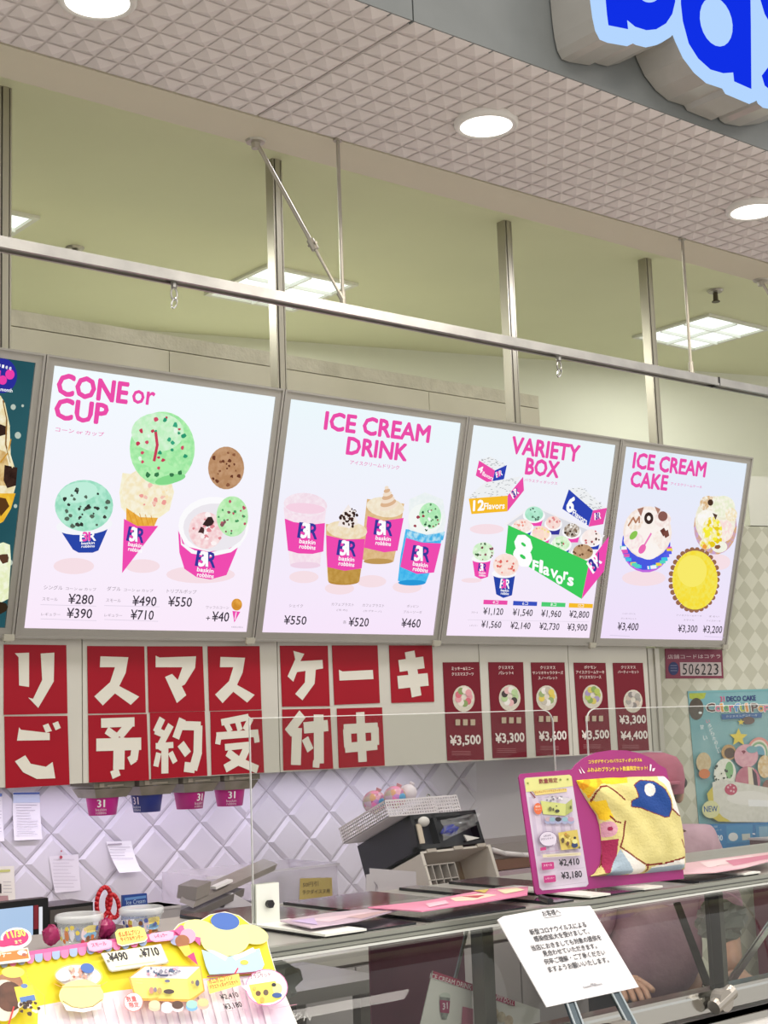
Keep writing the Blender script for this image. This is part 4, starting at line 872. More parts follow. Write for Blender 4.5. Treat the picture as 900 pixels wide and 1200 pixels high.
# memos on the tiles
MP=Pl((0,YW-.0125,0),(1,0,0),(0,0,1))
def memo(label,pts,fn,z,curl=0,col='f1eef2',cat='note'):
    a=Art(MP,.0016,False).zoom(*z); t=thing('memo',label,cat,MP.w(*a.uv(sum(p[0] for p in pts)/len(pts),max(p[1] for p in pts))),'papers on the quilted wall')
    mb=MB().mat(D(col,.6)); n=8; uv=[a.uv(*p) for p in pts]  # tl,tr,br,bl
    hf=lambda v: .0003+curl*v**2.2
    for i in range(n):
        v0,v1=i/n,(i+1)/n; L=lambda v:uv[0].lerp(uv[3],v); Rr=lambda v:uv[1].lerp(uv[2],v)
        c_=[MP.w(*L(v0),hf(v0)),MP.w(*Rr(v0),hf(v0)),MP.w(*Rr(v1),hf(v1)),MP.w(*L(v1),hf(v1))]
        mb.add(c_,[(3,2,1,0)])
    mb.build('sheet',t); 
    if fn:
        fn(a); b=a.build('print',t)
        if curl:
            for v in b.data.vertices:
                w=v.co+ORG[t]; f=max(0,min(1,(uv[0].y-(w.z))/(uv[0].y-uv[3].y))); v.co.y-=curl*f**2.2+.0006
    return t
Z5=(0,880,4.5)
def wl(n,x0,x1,y0,dy,c='b4aeba',w=2): 
    return lambda a:[a.line([(x0+R.uniform(0,6),y0+i*dy),(x1-R.uniform(0,(x1-x0)*.4),y0+i*dy)],w,c) for i in range(n)]
memo('white form with a blue header, upper one on the quilted wall',[(66,216),(208,214),(214,464),(66,472)],lambda a:(a.poly([(68,220),(207,218),(207,228),(68,230)],'4a6ab8'),a.poly([(68,232),(207,230),(209,272),(68,274)],'ccd8ee'),wl(12,80,200,285,14)(a)),Z5,.012)
memo('white form cut off by the left edge, beside the blue-headed form',[(-40,222),(10,220),(14,474),(-40,478)],lambda a:(a.poly([(-38,225),(9,223),(9,240),(-38,242)],'6a84c4'),wl(10,-30,6,262,18)(a)),Z5,.012)
memo('wrinkled off-white slip pinned left of centre on the tiles',[(258,556),(414,544),(420,735),(284,748)],lambda a:(wl(9,275,405,572,18,'c0b8c2')(a),a.ell(318,560,8,9,'b84a5a'),a.ell(320,528,4,5,'b84a5a')),Z5,.008,'e4dfe6')
memo('small curling receipt taped on the tiles',[(560,478),(692,474),(718,632),(600,640)],lambda a:(a.poly([(566,490),(640,486),(640,494),(566,498)],'b0a8b4'),wl(5,570,690,505,15,'b8b0bc')(a)),Z5,.035,'f4f2f6')
memo('cream notice with dark boxes at the left edge, lowest on the tiles',[(-60,612),(74,606),(80,812),(-60,826)],lambda a:(a.poly([(-55,630),(52,624),(52,636),(-55,644)],'c8c878'),a.poly([(-40,700),(5,700),(5,750),(-40,750)],'2c2628'),a.poly([(-40,765),(38,762),(42,798),(-40,802)],'b08a8a'),wl(4,12,68,690,18,'a09aa0')(a)),Z5,.004,'e9e5da')
# helper for upright things standing on the back counter, size from the photograph
def X_(px_,py_,Y): return at(px_,py_,Y=Y).x
def Z_(px_,py_,Y): return at(px_,py_,Y=Y).z
# register screen at left
t=thing('register_screen','flat register screen with a pale blue display at the left edge','screen',(X_(20,1090,2.75),2.75,ZB))
x0,x1=X_(-60,1090,2.72),X_(50,1090,2.72); zt0=Z_(50,1060,2.72)
MB().mat(BLACK).box(x0,x1+.012,2.72,2.75,.98,zt0+.012).build('housing',t)
MB().mat(E('b2cdee',.95,'bcd6f4',3)).box(x0,x1-.022,2.717,2.7205,.99,zt0).build('display',t)
MB().mat(E('f2f4fb',.9)).box(x1-.008,x1-.002,2.7165,2.7205,.99,zt0-.004).build('display_margin',t)
MB().mat(D('8a2432',.4)).box(x1-.020,x1-.011,2.716,2.7205,zt0-.045,zt0).build('display_tab',t)
MB().mat(D('202024',.4)).box(x0+.05,x0+.13,2.75,2.80,.74,1.2).build('stand_arm',t)
MB().mat(D('9a9690',.4)).box(x0,x0+.25,2.70,2.95,.0,.74).build('pedestal',t)
# dark box behind the cups
Yb=2.9; t=thing('black_case','black case with a brown glint standing behind the clear cups','case',(X_(75,1075,Yb),Yb+.05,ZB))
x0,x1=X_(48,1070,Yb),X_(109,1070,Yb); MB().mat(D('1a191b',.3)).box(x0,x1,Yb,Yb+.1,ZB,Z_(100,1058,Yb)).build('body',t)
MB().mat(D('5b5552',.3)).box(x0+.02,x1-.004,Yb-.002,Yb,Z_(100,1078,Yb),Z_(100,1062,Yb)).build('front',t)  # the brown glint, put on as a lighter plate
# side stand that carries the small things between the two counters
t=thing('side_worktop','narrow steel worktop in front of the back counter, behind the clear cups','worktop',(1.74,2.95,0))
MB().mat(D('a7a5a2',.35,None,8,0,.5)).box(1.44,2.25,2.78,3.12,ZB-.03,ZB).build('top',t)
for x in (1.48,2.2):
    for y in (2.82,3.08): MB().mat(ALU).box(x-.015,x+.015,y-.015,y+.015,0,ZB-.03).build('leg',t)
# red scissors standing in a holder
Ys=2.95; c=at(120,1055,Y=Ys); t=thing('scissors','red-handled scissors standing upright behind the clear cups','scissors',(c.x,Ys,ZB))
def loop(cx,cz,rx,rz,rot,y): 
    q=math.radians(rot); return [(cx+rx*math.cos(g)*math.cos(q)-rz*math.sin(g)*math.sin(q),y,cz+rx*math.cos(g)*math.sin(q)+rz*math.sin(g)*math.cos(q)) for g in [2*math.pi*i/18 for i in range(19)]]
RS=D('d0182a',.3)
p=at(123,1058,Y=Ys); MB().mat(RS).tube(loop(at(121.5,1056,Y=Ys).x,at(119,1057,Y=Ys).z,.017,.031,-8,Ys),.0052,8).tube([at(119,1074,Y=Ys),at(126,1082,Y=Ys)],.007,8).build('handle',t,smooth=True)
MB().mat(RS).tube(loop(at(134,1060,Y=Ys).x,at(134,1062,Y=Ys).z,.014,.026,12,Ys+.006),.005,8).tube([at(130,1074,Y=Ys),at(124,1084,Y=Ys)],.007,8).build('handle',t,smooth=True)
MB().mat(CHROME).prism([at(121,1082,Y=Ys),at(127,1080,Y=Ys),(c.x+.006,Ys,ZB+.012),(c.x,Ys,ZB+.01)],(0,.002,0)).build('blade',t)
MB().mat(D('9c969e',.3)).lathe((c.x,Ys,ZB),[(.0,.002),(.03,.002),(.034,.07),(.032,.07),(.028,.006)],18).build('holder',t)
# blue booklet
a_=at(155,1060,Y=3.05); t=thing('booklet','blue booklet propped up behind the right clear cup','booklet',(a_.x,3.05,ZB))
pl=Pl((0,3.05,0),(1,0,0),(0,0,1)); pts=[(142,1049),(170,1046.5),(172,1075),(142,1078)]; quad_on(pl,pts,0,.008,MB().mat(D('2a4a9a',.4))).build('cover',t)
a=Art(pl,.0086,False); a.poly([(144,1052),(169,1049),(169,1052),(144,1055)],'6a9ad8').tx('Ice Cream',146,1060,168,5,'c8dcf4').line([(145,1064),(169,1062)],1.2,'e8b4c8'); a.build('print',t)
pl=None
MB().mat(D('55504e',.4)).box(a_.x-.03,a_.x+.03,3.045,3.10,ZB,ZB+.10).build('rest',t)
# two clear printed cups on the counter
def ccup(name,label,cx,cy_top,cy_bot,wt,wb,Y,seed):
    c=at(cx,cy_bot,Y=Y); z0=ZT+.003; zt=at(cx,cy_top,Y=Y).z; k_=(at(cx+wt/2,cy_top,Y=Y).x-at(cx-wt/2,cy_top,Y=Y).x)/2*.80; kb=k_*wb/wt
    t=thing('clear_cup',label,'cup',(c.x,Y,z0),'clear printed cups on the counter'); h=zt-z0
    MB().mat(FROST('e8eef2',.2,.1)).lathe((c.x,Y,z0),[(.0001,.002),(kb,.002),(k_*.97,h-.012),(k_,h-.010)],32).build('wall',t,smooth=True)
    MB().mat(FROST('f4f6f8',.38,.1)).lathe((c.x,Y,z0),[(k_,h-.010),(k_*1.07,h-.008),(k_*1.07,h),(k_,h+.002),(k_*.96,h),(k_*.94,h-.01)],32).build('rim',t,smooth=True)
    rr=random.Random(seed); mb=MB()
    def patch(g,zz,rx,rz,col,lift):
        mb.mat(D(col,.5)); n=12; o=[]
        for i in range(n):
            gg=g+rx/k_*math.cos(6.2832*i/n)*rr.uniform(.8,1.1); z_=zz+rz*math.sin(6.2832*i/n)*rr.uniform(.8,1.1); r=kb+(k_-kb)*z_/h+lift; o.append((c.x+r*math.sin(gg),Y-r*math.cos(gg),z0+z_))
        mb.add(o,[tuple(range(n))])
    base=-.6
    for q in range(5): patch(base-.85+q*.30,h*.42,.005,h*.24,('f2f0ee','e08a5a','e8e4ee','8a9ac8','f4dce4')[q],.0006)
    patch(base+.75,h*.58,.018,h*.14,'f2dc6a',.0008); patch(base+.75,h*.36,.016,h*.12,'8ec0e4',.0009); patch(base+.8,h*.17,.014,h*.06,'a8784a',.001)
    for q in range(9): patch(base-1.0+q*.26,rr.uniform(.15,.75)*h,.004,.004,rr.choice(['e07a3a','d84a5a','5a6ab0','f0d860','8a5a3a']),.0014)
    mb.build('print',t)
ccup('clear_cup','clear printed cup on the counter, left one of the pair',93,1072,1104,60,46,2.20,1)
ccup('clear_cup','clear printed cup on the counter, right one of the pair',166,1064,1098,54,44,2.22,5)
for (px_,py_,lab,sd) in ((60,1098,'small magenta candy bag left of the left clear cup',4),(124,1093,'small magenta candy bag between the two clear cups',9)):
    c=at(px_,py_,Y=2.24); t=thing('candy_bag',lab,'bag',(c.x,2.24,ZT),'magenta candy bags on the counter'); crumple((c.x,2.24,ZT+.018),.015,.014,.016,D('b02a68',.25,'8a1a4c',30),'bag_body',t,sd,.14,14,8)
# grey tub and tilted clip tray
Yt=3.5; 
t=thing('grey_bin','open grey plastic bin on the back counter','bin',(X_(265,1070,Yt),Yt+.1,ZB)); x0,x1=X_(212,1075,Yt),X_(330,1075,Yt); zt=Z_(260,1068,Yt)
mb=MB().mat(D('b3afb4',.4)); mb.box(x0,x1,Yt,Yt+.008,ZB,zt).box(x0,x1,Yt+.22,Yt+.228,ZB,zt).box(x0,x0+.008,Yt,Yt+.228,ZB,zt).box(x1-.008,x1,Yt,Yt+.228,ZB,zt).box(x0,x1,Yt,Yt+.228,ZB,ZB+.008); mb.build('shell',t)
MB().mat(D('c4c0c6',.35)).box(x0-.006,x1+.006,Yt-.006,Yt+.002,zt-.012,zt+.002).build('rim',t)
t=thing('clip_tray','dark grey tilted clip tray leaning across the grey bin','tray',(X_(250,1060,Yt+.1),Yt+.1,zt))
pA,pB=at(226,1064,Y=Yt+.02),at(322,1020,Y=Yt+.1); d=pB-pA; up=Vector((-.25,.0,1)).normalized()
MB().mat(D('a39c96',.35,'8d8680',8)).para(pA,d,Vector((.0,.07,.012)),Vector((.010,0,.018))).build('plate',t)
MB().mat(D('6f6a66',.4)).para(pA+Vector((-.005,-.008,-.03)),d*.6,Vector((0,.07,.0)),Vector((.004,0,.020))).build('base',t)
MB().mat(D('8a847e',.4)).para(pA+d*.02+Vector((0,-.006,.018)),d*.16,Vector((0,.1,0)),Vector((.006,0,.035))).build('clip',t)
MB().mat(D('e8e6e4',.5)).para(pA+d*.25+Vector((0,-.01,.024)),d*.2,Vector((0,.03,0)),Vector((0,0,.007))).build('label_strip',t)
MB().mat(D('cfcbd0',.5)).prism([at(262,1064,Y=Yt+.05),at(272,1046,Y=Yt+.05),at(300,1062,Y=Yt+.05)],(0,.08,0)).build('support',t)
t=thing('grey_carton','plain grey-white carton left of the grey bin','carton',(X_(197,1080,3.0),3.05,ZB)); MB().mat(D('aaa4a6',.5)).box(X_(183,1080,3.0),X_(211,1080,3.0),3.0,3.1,ZB,Z_(197,1062,3.0)).build('body',t); MB().mat(D('c0babc',.5)).box(X_(183,1080,3.0)-.002,X_(211,1080,3.0)+.002,2.998,3.102,Z_(197,1062,3.0)-.006,Z_(197,1062,3.0)).build('lid',t)
# clear bins with lids stack and yellow note
Yk=3.80; t=thing('clear_bin','large clear plastic bin with stacked cup lids and a yellow note','bin',(X_(350,1050,Yk),Yk+.15,ZB)); x0,x1=X_(243,1040,Yk),X_(396,1040,Yk); zt=Z_(350,1016,Yk)
CL=FROST('ece6f0',.32,.2); mb=MB().mat(CL); mb.box(x0,x1,Yk,Yk+.003,ZB,zt).box(x0,x1,Yk+.26,Yk+.263,ZB,zt).box(x0,x0+.003,Yk,Yk+.263,ZB,zt).box(x1-.003,x1,Yk,Yk+.263,ZB,zt); mb.build('shell',t)
MB().mat(FROST('f0ecf2',.5,.2)).box(x0-.005,x1+.005,Yk-.005,Yk,zt-.008,zt).box(x1-.004,x1+.006,Yk-.005,Yk+.29,zt-.008,zt).build('rim',t)
for j,(pxx,zz) in enumerate(((318,.14),(337,.13))):
    cxx=X_(pxx,1050,Yk+.08); u=MB().mat(FROST('eceaf0',.55,.25))
    for i in range(14): u.lathe((cxx,Yk+.08,ZB+.01+i*.010),[(.036,0),(.042,.002),(.042,.0055),(.036,.007),(.0001,.007)],16)
    o_=u.build('lid_stack',t); o_['kind']='stuff'
pl=Pl((0,Yk-.006,0),(1,0,0),(0,0,1)); a=Art(pl,.0006,False).zoom(300,1000,5.625)
quad_on(pl,[a.px(*p) for p in ((290,165),(500,160),(505,330),(480,352),(410,340),(400,312),(285,310))],0,.0005,MB().mat(D('d2bd74',.6,'c8b068',12))).build('note',t)
a.T('50円引',308,224,410,214,32,'5a4a38',.01).T('ラクダイスヌ用',305,272,485,262,30,'5a4a38',.01).T('です',408,322,445,318,24,'5a4a38',.01); a.build('note_print',t)
for (pxx,py0,py1,w_,col,lab) in ((405,1059,1068,20,'c81e5c','squat magenta cup on the back counter'),(417.5,1053,1066,7.5,'2a2f80','narrow dark blue cup beside the squat magenta cup')):
    Yq=3.5; c=at(pxx,py1,Y=Yq); r=(X_(pxx+w_/2,py1,Yq)-X_(pxx-w_/2,py1,Yq))/2*.8; z1=Z_(pxx,py0,Yq)
    t=thing('small_cup',lab,'cup',(c.x,Yq,ZB)); MB().mat(D(col,.4)).lathe((c.x,Yq,ZB),[(.0001,.002),(r*.75,.002),(r,z1-ZB-.006)],20).build('wall',t,smooth=True); MB().mat(PAPER).lathe((c.x,Yq,ZB),[(r,z1-ZB-.008),(r*1.06,z1-ZB-.004),(r,z1-ZB),(r*.9,z1-ZB-.01),(r*.7,.02),(.0001,.02)],20).build('rim',t,smooth=True)
# white cards standing, low clear bin with dark prints
pl=Pl((0,3.19,0),(1,0,0),(0,0,1)); a=Art(pl,.0036,False).zoom(400,900,3.75)
t=thing('card_stand','white paper cards standing in front of the tilted white rack','card',pl.w(*a.uv(215,570)))
quad_on(pl,[a.px(*p) for p in ((122,440),(325,455),(330,600),(105,590),(108,468),(124,466))],0,.003,MB().mat(D('dad3dc',.5))).build('card',t); a.T('様専用',192,545,226,548,9,'8a8290',.01).line([(140,500),(150,515),(146,540)],3,'a8a0ac').line([(152,512),(156,530)],3,'a8a0ac'); a.build('print',t)
MB().mat(D('cfc8cc',.5)).box(pl.w(*a.uv(115,590)).x,pl.w(*a.uv(325,590)).x,3.194,3.22,ZB,ZB+.06).build('holder',t)
pl=Pl((0,3.2,0),(1,0,0),(0,0,1)); a=Art(pl,.0036,False).zoom(300,1000,5.625)
t=thing('clear_tray','small clear tray printed with dark figures beside the blue cup','tray',(pl.w(*a.uv(750,330)).x,3.22,ZB)); x0,x1=pl.w(*a.uv(690,330)).x,pl.w(*a.uv(795,330)).x; MB().mat(FROST('dcd8dc',.45,.2)).box(x0,x1,3.203,3.27,ZB,pl.w(*a.uv(745,285)).z).build('shell',t)
a.poly([(722,298),(770,292),(774,304),(724,310)],'4a4448').ell(782,300,8,8,'6a6468').line([(715,320),(790,316)],3,'8a8488'); a.build('print',t)
# tilted rack: axes of the tilted boxes
EXt=Vector((1,0,0)); ED=Vector((0,.933,-.36)).normalized(); EV=Vector((0,.36,.933)).normalized()
Zz=(400,900,3.75)
def zp(x,y): return (Zz[0]+x/Zz[2],Zz[1]+y/Zz[2])
FT=at(*zp(300,208),Y=3.30)      # front top left of the black box
FP=Pl(FT,EXt,EV)                # its front plane
def fuv(x,y): return FP.uv(*zp(x,y))
wB=fuv(590,190).x; hB=-(fuv(345,358).y); dB=.27
t=thing('black_box','black box tilted back on a white rack, spoon and plastic bag on its front','box',FT+EXt*wB/2-EV*hB)
o=FT-EV*hB
mb=MB().mat(D('1d1e2c',.35)); mb.para(o+ED*.03,EXt*wB,ED*(dB-.03),EV*hB); mb.build('body',t)
mb=MB().mat(D('12131c',.3)); e=.012
mb.para(o,EXt*wB,ED*.03,EV*e).para(o+EV*(hB-e),EXt*wB,ED*.03,EV*e).para(o,EXt*e,ED*.03,EV*hB).para(o+EXt*(wB-e),EXt*e,ED*.03,EV*hB).para(o+EXt*(wB*.33),EXt*e,ED*.03,EV*hB); mb.build('front_frame',t)
for k_ in (.1,.5,.86): MB().mat(D('b8aea4',.5)).para(o+EXt*(wB*k_)-EV*.012-ED*.004,EXt*.035,ED*.01,EV*.010).build('tab',t)
sp=thing('spoon','white ice cream scoop spoon hanging on the black box','spoon',FP.w(*fuv(350,335),.004))
q0,q1=FP.w(*fuv(350,335),.004),FP.w(*fuv(332,250),.004); MB().mat(D('cfc0ae',.4)).para(q0-EXt*.008,EXt*.017,FP.n*.005,q1-q0).build('handle',sp)
MB().mat(D('e0dcd8',.25)).ball(FP.w(*fuv(355,240),.008),.021,.012,.015,14,8).build('bowl',sp,smooth=True)
bg=thing('plastic_bag','crinkled clear plastic bag with blue contents on the black box','bag',FP.w(*fuv(480,320),.003))
c=FP.w(*fuv(465,280),.012); crumple(c,.032,.008,.014,D('2c3494',.3,'4a54b8',20),'contents',bg,12,.3,14,8)
mb=MB().mat(FROST('cfcfd2',.30,.12)); rr=random.Random(4); G=[]
A_,B_,C_,D_=fuv(425,235),fuv(595,205),fuv(575,260),fuv(440,325)
for j in range(7):
    for i in range(11):
        p=A_.lerp(B_,i/10).lerp(D_.lerp(C_,i/10),j/6); G.append(FP.w(p.x,p.y,.016+rr.uniform(-.008,.009)))
mb.add(G,[(j*11+i,j*11+i+1,(j+1)*11+i+1,(j+1)*11+i) for j in range(6) for i in range(10)]); mb.build('film',bg)
MB().mat(D('dcd8d6',.3)).prism([FP.w(*fuv(530,298),.006),FP.w(*fuv(600,312),.006),FP.w(*fuv(545,326),.006)],FP.n*.004).build('corner_flap',bg)
# white rack below it
t=thing('white_rack','white tilted rack open at the front with a grey divided tray inside','rack',(FT.x+.15,3.42,ZB))
uL,uR=fuv(345,365),fuv(655,338); bL,bR=fuv(392,560),fuv(712,525)
x0,x1=uL.x,uR.x; vt=(uL.y+uR.y)/2; vb=(1.003+.25*.36-FT.z)/.933; th=.011; dR=.25
WH=D('d8d0c8',.45); P0=lambda u,v,d_: FP.w(u,v,0)+ED*d_
mb=MB().mat(WH)
mb.para(P0(x0,vb,0),EXt*th,ED*dR,EV*(vt-vb)); mb.build('side_panel',t); MB().mat(WH).para(P0(x1-th,vb,0),EXt*th,ED*dR,EV*(vt-vb)).build('side_panel',t)
MB().mat(WH).para(P0(x0,vt-.006,0),EXt*(x1-x0),ED*dR,EV*.006).build('top_panel',t); MB().mat(D('8b7a66',.55)).para(P0(x0+th,vb,dR*.55),EXt*(x1-x0-2*th),ED*.006,EV*(vt-vb-.006)).build('back_panel',t,label='brown back panel in shade')  # shade inside the white rack is put into this brown
for x_ in (x0+.01,x1-.03):
    p=P0(x_,vb,.03); MB().mat(WH).box(p.x,p.x+.02,p.y,p.y+.12,ZB,p.z+.02).build('foot',t)
u=thing('divided_tray','grey tray of eight square cells inside the white rack','tray',P0((x0+x1)/2,vb+.03,.03))
a0,a1,a2,a3=fuv(365,430),fuv(500,425),fuv(552,530),fuv(400,560)
w_=(a1.x-a0.x); hv=a0.y-a3.y; mb=MB().mat(D('aca49e',.5)); 
mb.para(P0(a0.x,a3.y,.035),EXt*w_,ED*.004,EV*hv)
for i in range(5): mb.para(P0(a0.x+w_*i/4-.0015,a3.y,.0),EXt*.003,ED*.035,EV*hv)
for j in range(3): mb.para(P0(a0.x,a3.y+hv*j/2-.0015,.0),EXt*w_,ED*.035,EV*.003)
mb.build('cells',u)
# white mesh baskets on top
def basket(label,u0,u1,d0,d1,v0,v1,sep):
    t=thing('mesh_basket',label,'basket',FP.w((u0+u1)/2,v0,0)+ED*(d0+d1)/2,'white mesh baskets on the black box'); M_=D('e6dfe4',.45)
    def wall(name,A,U,V,nu,nv):
        mb=MB().mat(M_); n=U.cross(V).normalized()*.0018; U=U*1.0;V=V*1.0
        for i in range(nu+1): mb.para(A+U*(i/nu)-U*(.16/nu),U*(.36/nu),n,V)
        for j in range(nv+1): mb.para(A+V*(j/nv)-V*(.16/nv),V*(.36/nv),n,U)
        mb.build(name,t)
    A=FP.w(u0,v0,0)+ED*d0; U=EXt*(u1-u0); V=EV*(v1-v0); Dp=ED*(d1-d0)
    nu=max(4,int((u1-u0)/.0095)); nd=int((d1-d0)/.0095); nv=5
    wall('side',A,U,V,nu,nv); wall('side',A+Dp,U,V,nu,nv); wall('side',A,Dp,V,nd,nv); wall('side',A+U,Dp,V,nd,nv)
    MB().mat(M_).para(A,U,Dp,EV*.003).build('base',t)
    r=.004; mb=MB().mat(M_)
    for s_,e_ in ((A,U),(A+Dp,U),(A,Dp),(A+U,Dp)): mb.para(s_+V-EV*.003-EXt*.001-ED*.001,e_*1.005,(ED if e_ is U else EXt)*r,EV*.005)
    mb.build('rim',t); return A,U,V,Dp
b0=fuv(220,235); b1=fuv(425,200)
A,U,V,Dp=basket('larger white mesh basket holding the bright balls on the black box',b0.x,b1.x+.0,.004,.24,.003,.050,0)
A2,U2,V2,Dp2=basket('smaller white mesh basket at the right end on the black box',b1.x+.01,fuv(545,190).x,.02,.17,.003,.055,0)
def ballm(t):
    tc=N(t,'ShaderNodeTexCoord'); v=N(t,'ShaderNodeTexVoronoi',i_Scale=55.0); t.links.new(tc.outputs['Object'],v.inputs['Vector'])
    hs=N(t,'ShaderNodeHueSaturation'); hs.inputs['Saturation'].default_value=.75; hs.inputs['Value'].default_value=1.1; t.links.new(v.outputs['Color'],hs.inputs['Color'])
    mx=N(t,'ShaderNodeMix',data_type='RGBA'); mx.inputs[0].default_value=.5; mx.inputs[6].default_value=lin('e86a8a'); t.links.new(hs.outputs[0],mx.inputs[7])
    p=N(t,'ShaderNodeBsdfPrincipled',i_Roughness=.25); t.links.new(mx.outputs[2],p.inputs[0]); o=N(t,'ShaderNodeOutputMaterial'); t.links.new(p.outputs[0],o.inputs[0])
BM=nm('speckled_foil',ballm)
for (x,y,r_,lab,mt,dd) in ((145,150,.036,'multicoloured foil ball at the left corner of the basket',BM,.20),(235,128,.034,'multicoloured foil ball second in the basket',BM,.10),(295,108,.026,'plain white ball with a nub in the basket',D('e6dde4',.4),.10)):
    base=at(*zp(x,y),Y=(FT+ED*dd+EV*.04).y)
    t=thing('foil_ball' if mt is BM else 'white_ball',lab,'ball',base-Vector((0,0,r_)),'bright balls in the basket' if mt is BM else None)
    MB().mat(mt).ball(base,r_,r_,r_*.97,20,14).build('ball',t,smooth=True)
    MB().mat(mt if mt is not BM else D('d8a0a8',.4)).ring(base+Vector((r_*.3,-.004,r_*.8)),base+Vector((r_*.4,-.008,r_*1.12)),.006,.009,8).build('nub',t)
    if mt is BM: MB().mat(D('5aa4d4',.3)).ball(base+Vector((.002,-r_*.82,.0)),r_*.5,r_*.2,r_*.4,12,8).build('blue_patch',t,label='pale blue patch')
t=thing('binder_clip','small metal clip on the rim of the larger basket','clip',at(*zp(382,125),Y=3.34)); c=at(*zp(382,125),Y=3.34); MB().mat(CHROME).tube([c+Vector((-.006,0,-.008)),c+Vector((-.004,0,.006)),c+Vector((.006,0,.004)),c+Vector((.006,0,-.008))],.0018,6).build('wire',t)
# grey rounded appliance and box to the right of the rack
Yr=3.3; t=thing('steel_appliance','low grey appliance with a white rounded edge, right of the white rack','appliance',(X_(615,1020,Yr),Yr+.1,ZB)); x0,x1=X_(574,1010,Yr),X_(640,1010,Yr)
MB().mat(D('9d9694',.35,None,8,0,.3)).box(x0,x1+.3,Yr+.02,Yr+.2,ZB,Z_(600,988,Yr)).build('body',t)
MB().mat(D('e0dadc',.4)).tube([at(577,996,Y=Yr),at(590,1000,Y=Yr),at(612,1002,Y=Yr),at(650,1003,Y=Yr)],.008,10).build('edge_strip',t,smooth=True)
MB().mat(D('7d5c4c',.5)).box(x0+.01,x1+.2,Yr-.005,Yr+.018,Z_(600,1018,Yr),Z_(600,1006,Yr)).build('brown_band',t); MB().mat(D('b7a3ac',.5)).box(x0+.01,x1+.2,Yr-.005,Yr+.018,ZB,Z_(600,1019,Yr)).build('lower_panel',t)
t=thing('side_cabinet','dark maroon cabinet below the wall poster','cabinet',(4.9,3.2,0)); MB().mat(D('6a3a44',.5)).prism([(PC.x+.25,3.45,0),(5.6,3.15,0),(5.6,3.4,0),(PC.x+.25,3.7,0)],(0,0,Z_(850,996,3.5))).build('body',t)
MB().mat(D('c8bcc0',.4)).prism([(PC.x+.24,3.44,Z_(850,996,3.5)),(5.6,3.14,Z_(850,996,3.5)),(5.6,3.4,Z_(850,996,3.5)),(PC.x+.24,3.7,Z_(850,996,3.5))],(0,0,.008)).build('top',t)
# ------------------------------------------------------------------ notice on its metal stand
q=Vector((0,.56,.83)).normalized(); NPt=at(583,1075,Y=1.868); NP=Pl(NPt,(1,.0,0),q); NZ=(575,1060,5)
a=Art(NP,.0026,False,.00012).zoom(*NZ); pts=[(36,92),(70,72),(300,30),(578,10),(600,40),(864,486),(325,604)]
t=thing('notice_sheet','white laminated notice in black Japanese type on a metal stand','notice',NP.w(*a.uv(600,540)))
quad_on(NP,[a.px(*p) for p in pts],0,.002,MB().mat(D('e9e8ea',.25,'e3e2e6',5))).build('sheet',t)
a.poly([(40,96),(66,80),(190,290),(170,300)],'f6f6f8'); IK='3a3a40'
a.T('お客様へ',306,76,408,60,30,IK,.01).line([(308,84),(410,68)],2,IK)
for s_,x0,y0,x1,y1 in (('新型コロナウイルスによる',232,184,560,136,),('感染症拡大を受けまして、',256,224,576,176),('当店におきましても対象の提供を',240,278,648,212),('見合わせていただきます。',308,310,620,262),('何卒ご理解・ご了承ください',316,358,670,300),('ますようお願いいたします。',338,404,690,344)): a.T(s_,x0,y0,x1,y1,30,IK,.02)
a.T('baskin robbins',538,498,648,476,12,'4a4a5a',.01).T('BR31',580,480,610,474,10,'4a4a5a',.01); a.build('lettering',t)
t=thing('notice_stand','steel stand with two flat bars carrying the white notice','stand',(NPt.x+.12,1.80,0))
for (xa_,ya_,xb_,yb_) in ((655,1160,675,1215),(706,1150,740,1215)):
    A_=NP.hit(xa_,ya_,-.006); B_=NP.hit(xb_,yb_,-.006); d=(B_-A_)*1.0; s_=A_-(B_-A_)*.5
    MB().mat(D('5f6a70',.2,None,8,0,.9)).para(s_,Vector((.024,0,0)),NP.n*.004,d*1.6).build('bar',t); MB().mat(D('b8c0c2',.15,None,8,0,.9)).para(s_+NP.n*.004,Vector((.004,0,0)),NP.n*.002,d*1.6).build('bar_edge',t); MB().mat(D('b8c0c2',.15,None,8,0,.9)).para(s_+NP.n*.004+Vector((.019,0,0)),Vector((.004,0,0)),NP.n*.002,d*1.6).build('bar_edge',t)
e_=NP.hit(712,1230,-.02); MB().mat(ALU).ring((e_.x,e_.y,0.02),(e_.x,e_.y,e_.z+.04),.012,.012,14).build('pole',t,smooth=True); MB().mat(ALU).lathe((e_.x,e_.y,0),[(.0001,.022),(.02,.022),(.16,.008),(.165,0)],28).build('base',t,smooth=True)
MB().mat(ALU).box(e_.x-.09,e_.x+.05,e_.y-.01,e_.y+.01,e_.z+.02,e_.z+.04).build('crossbar',t)
MB().mat(DARK).ring(at(634,1052,Y=1.945),at(645,1056,Y=1.90),.006,.006,8).build('clip',t)
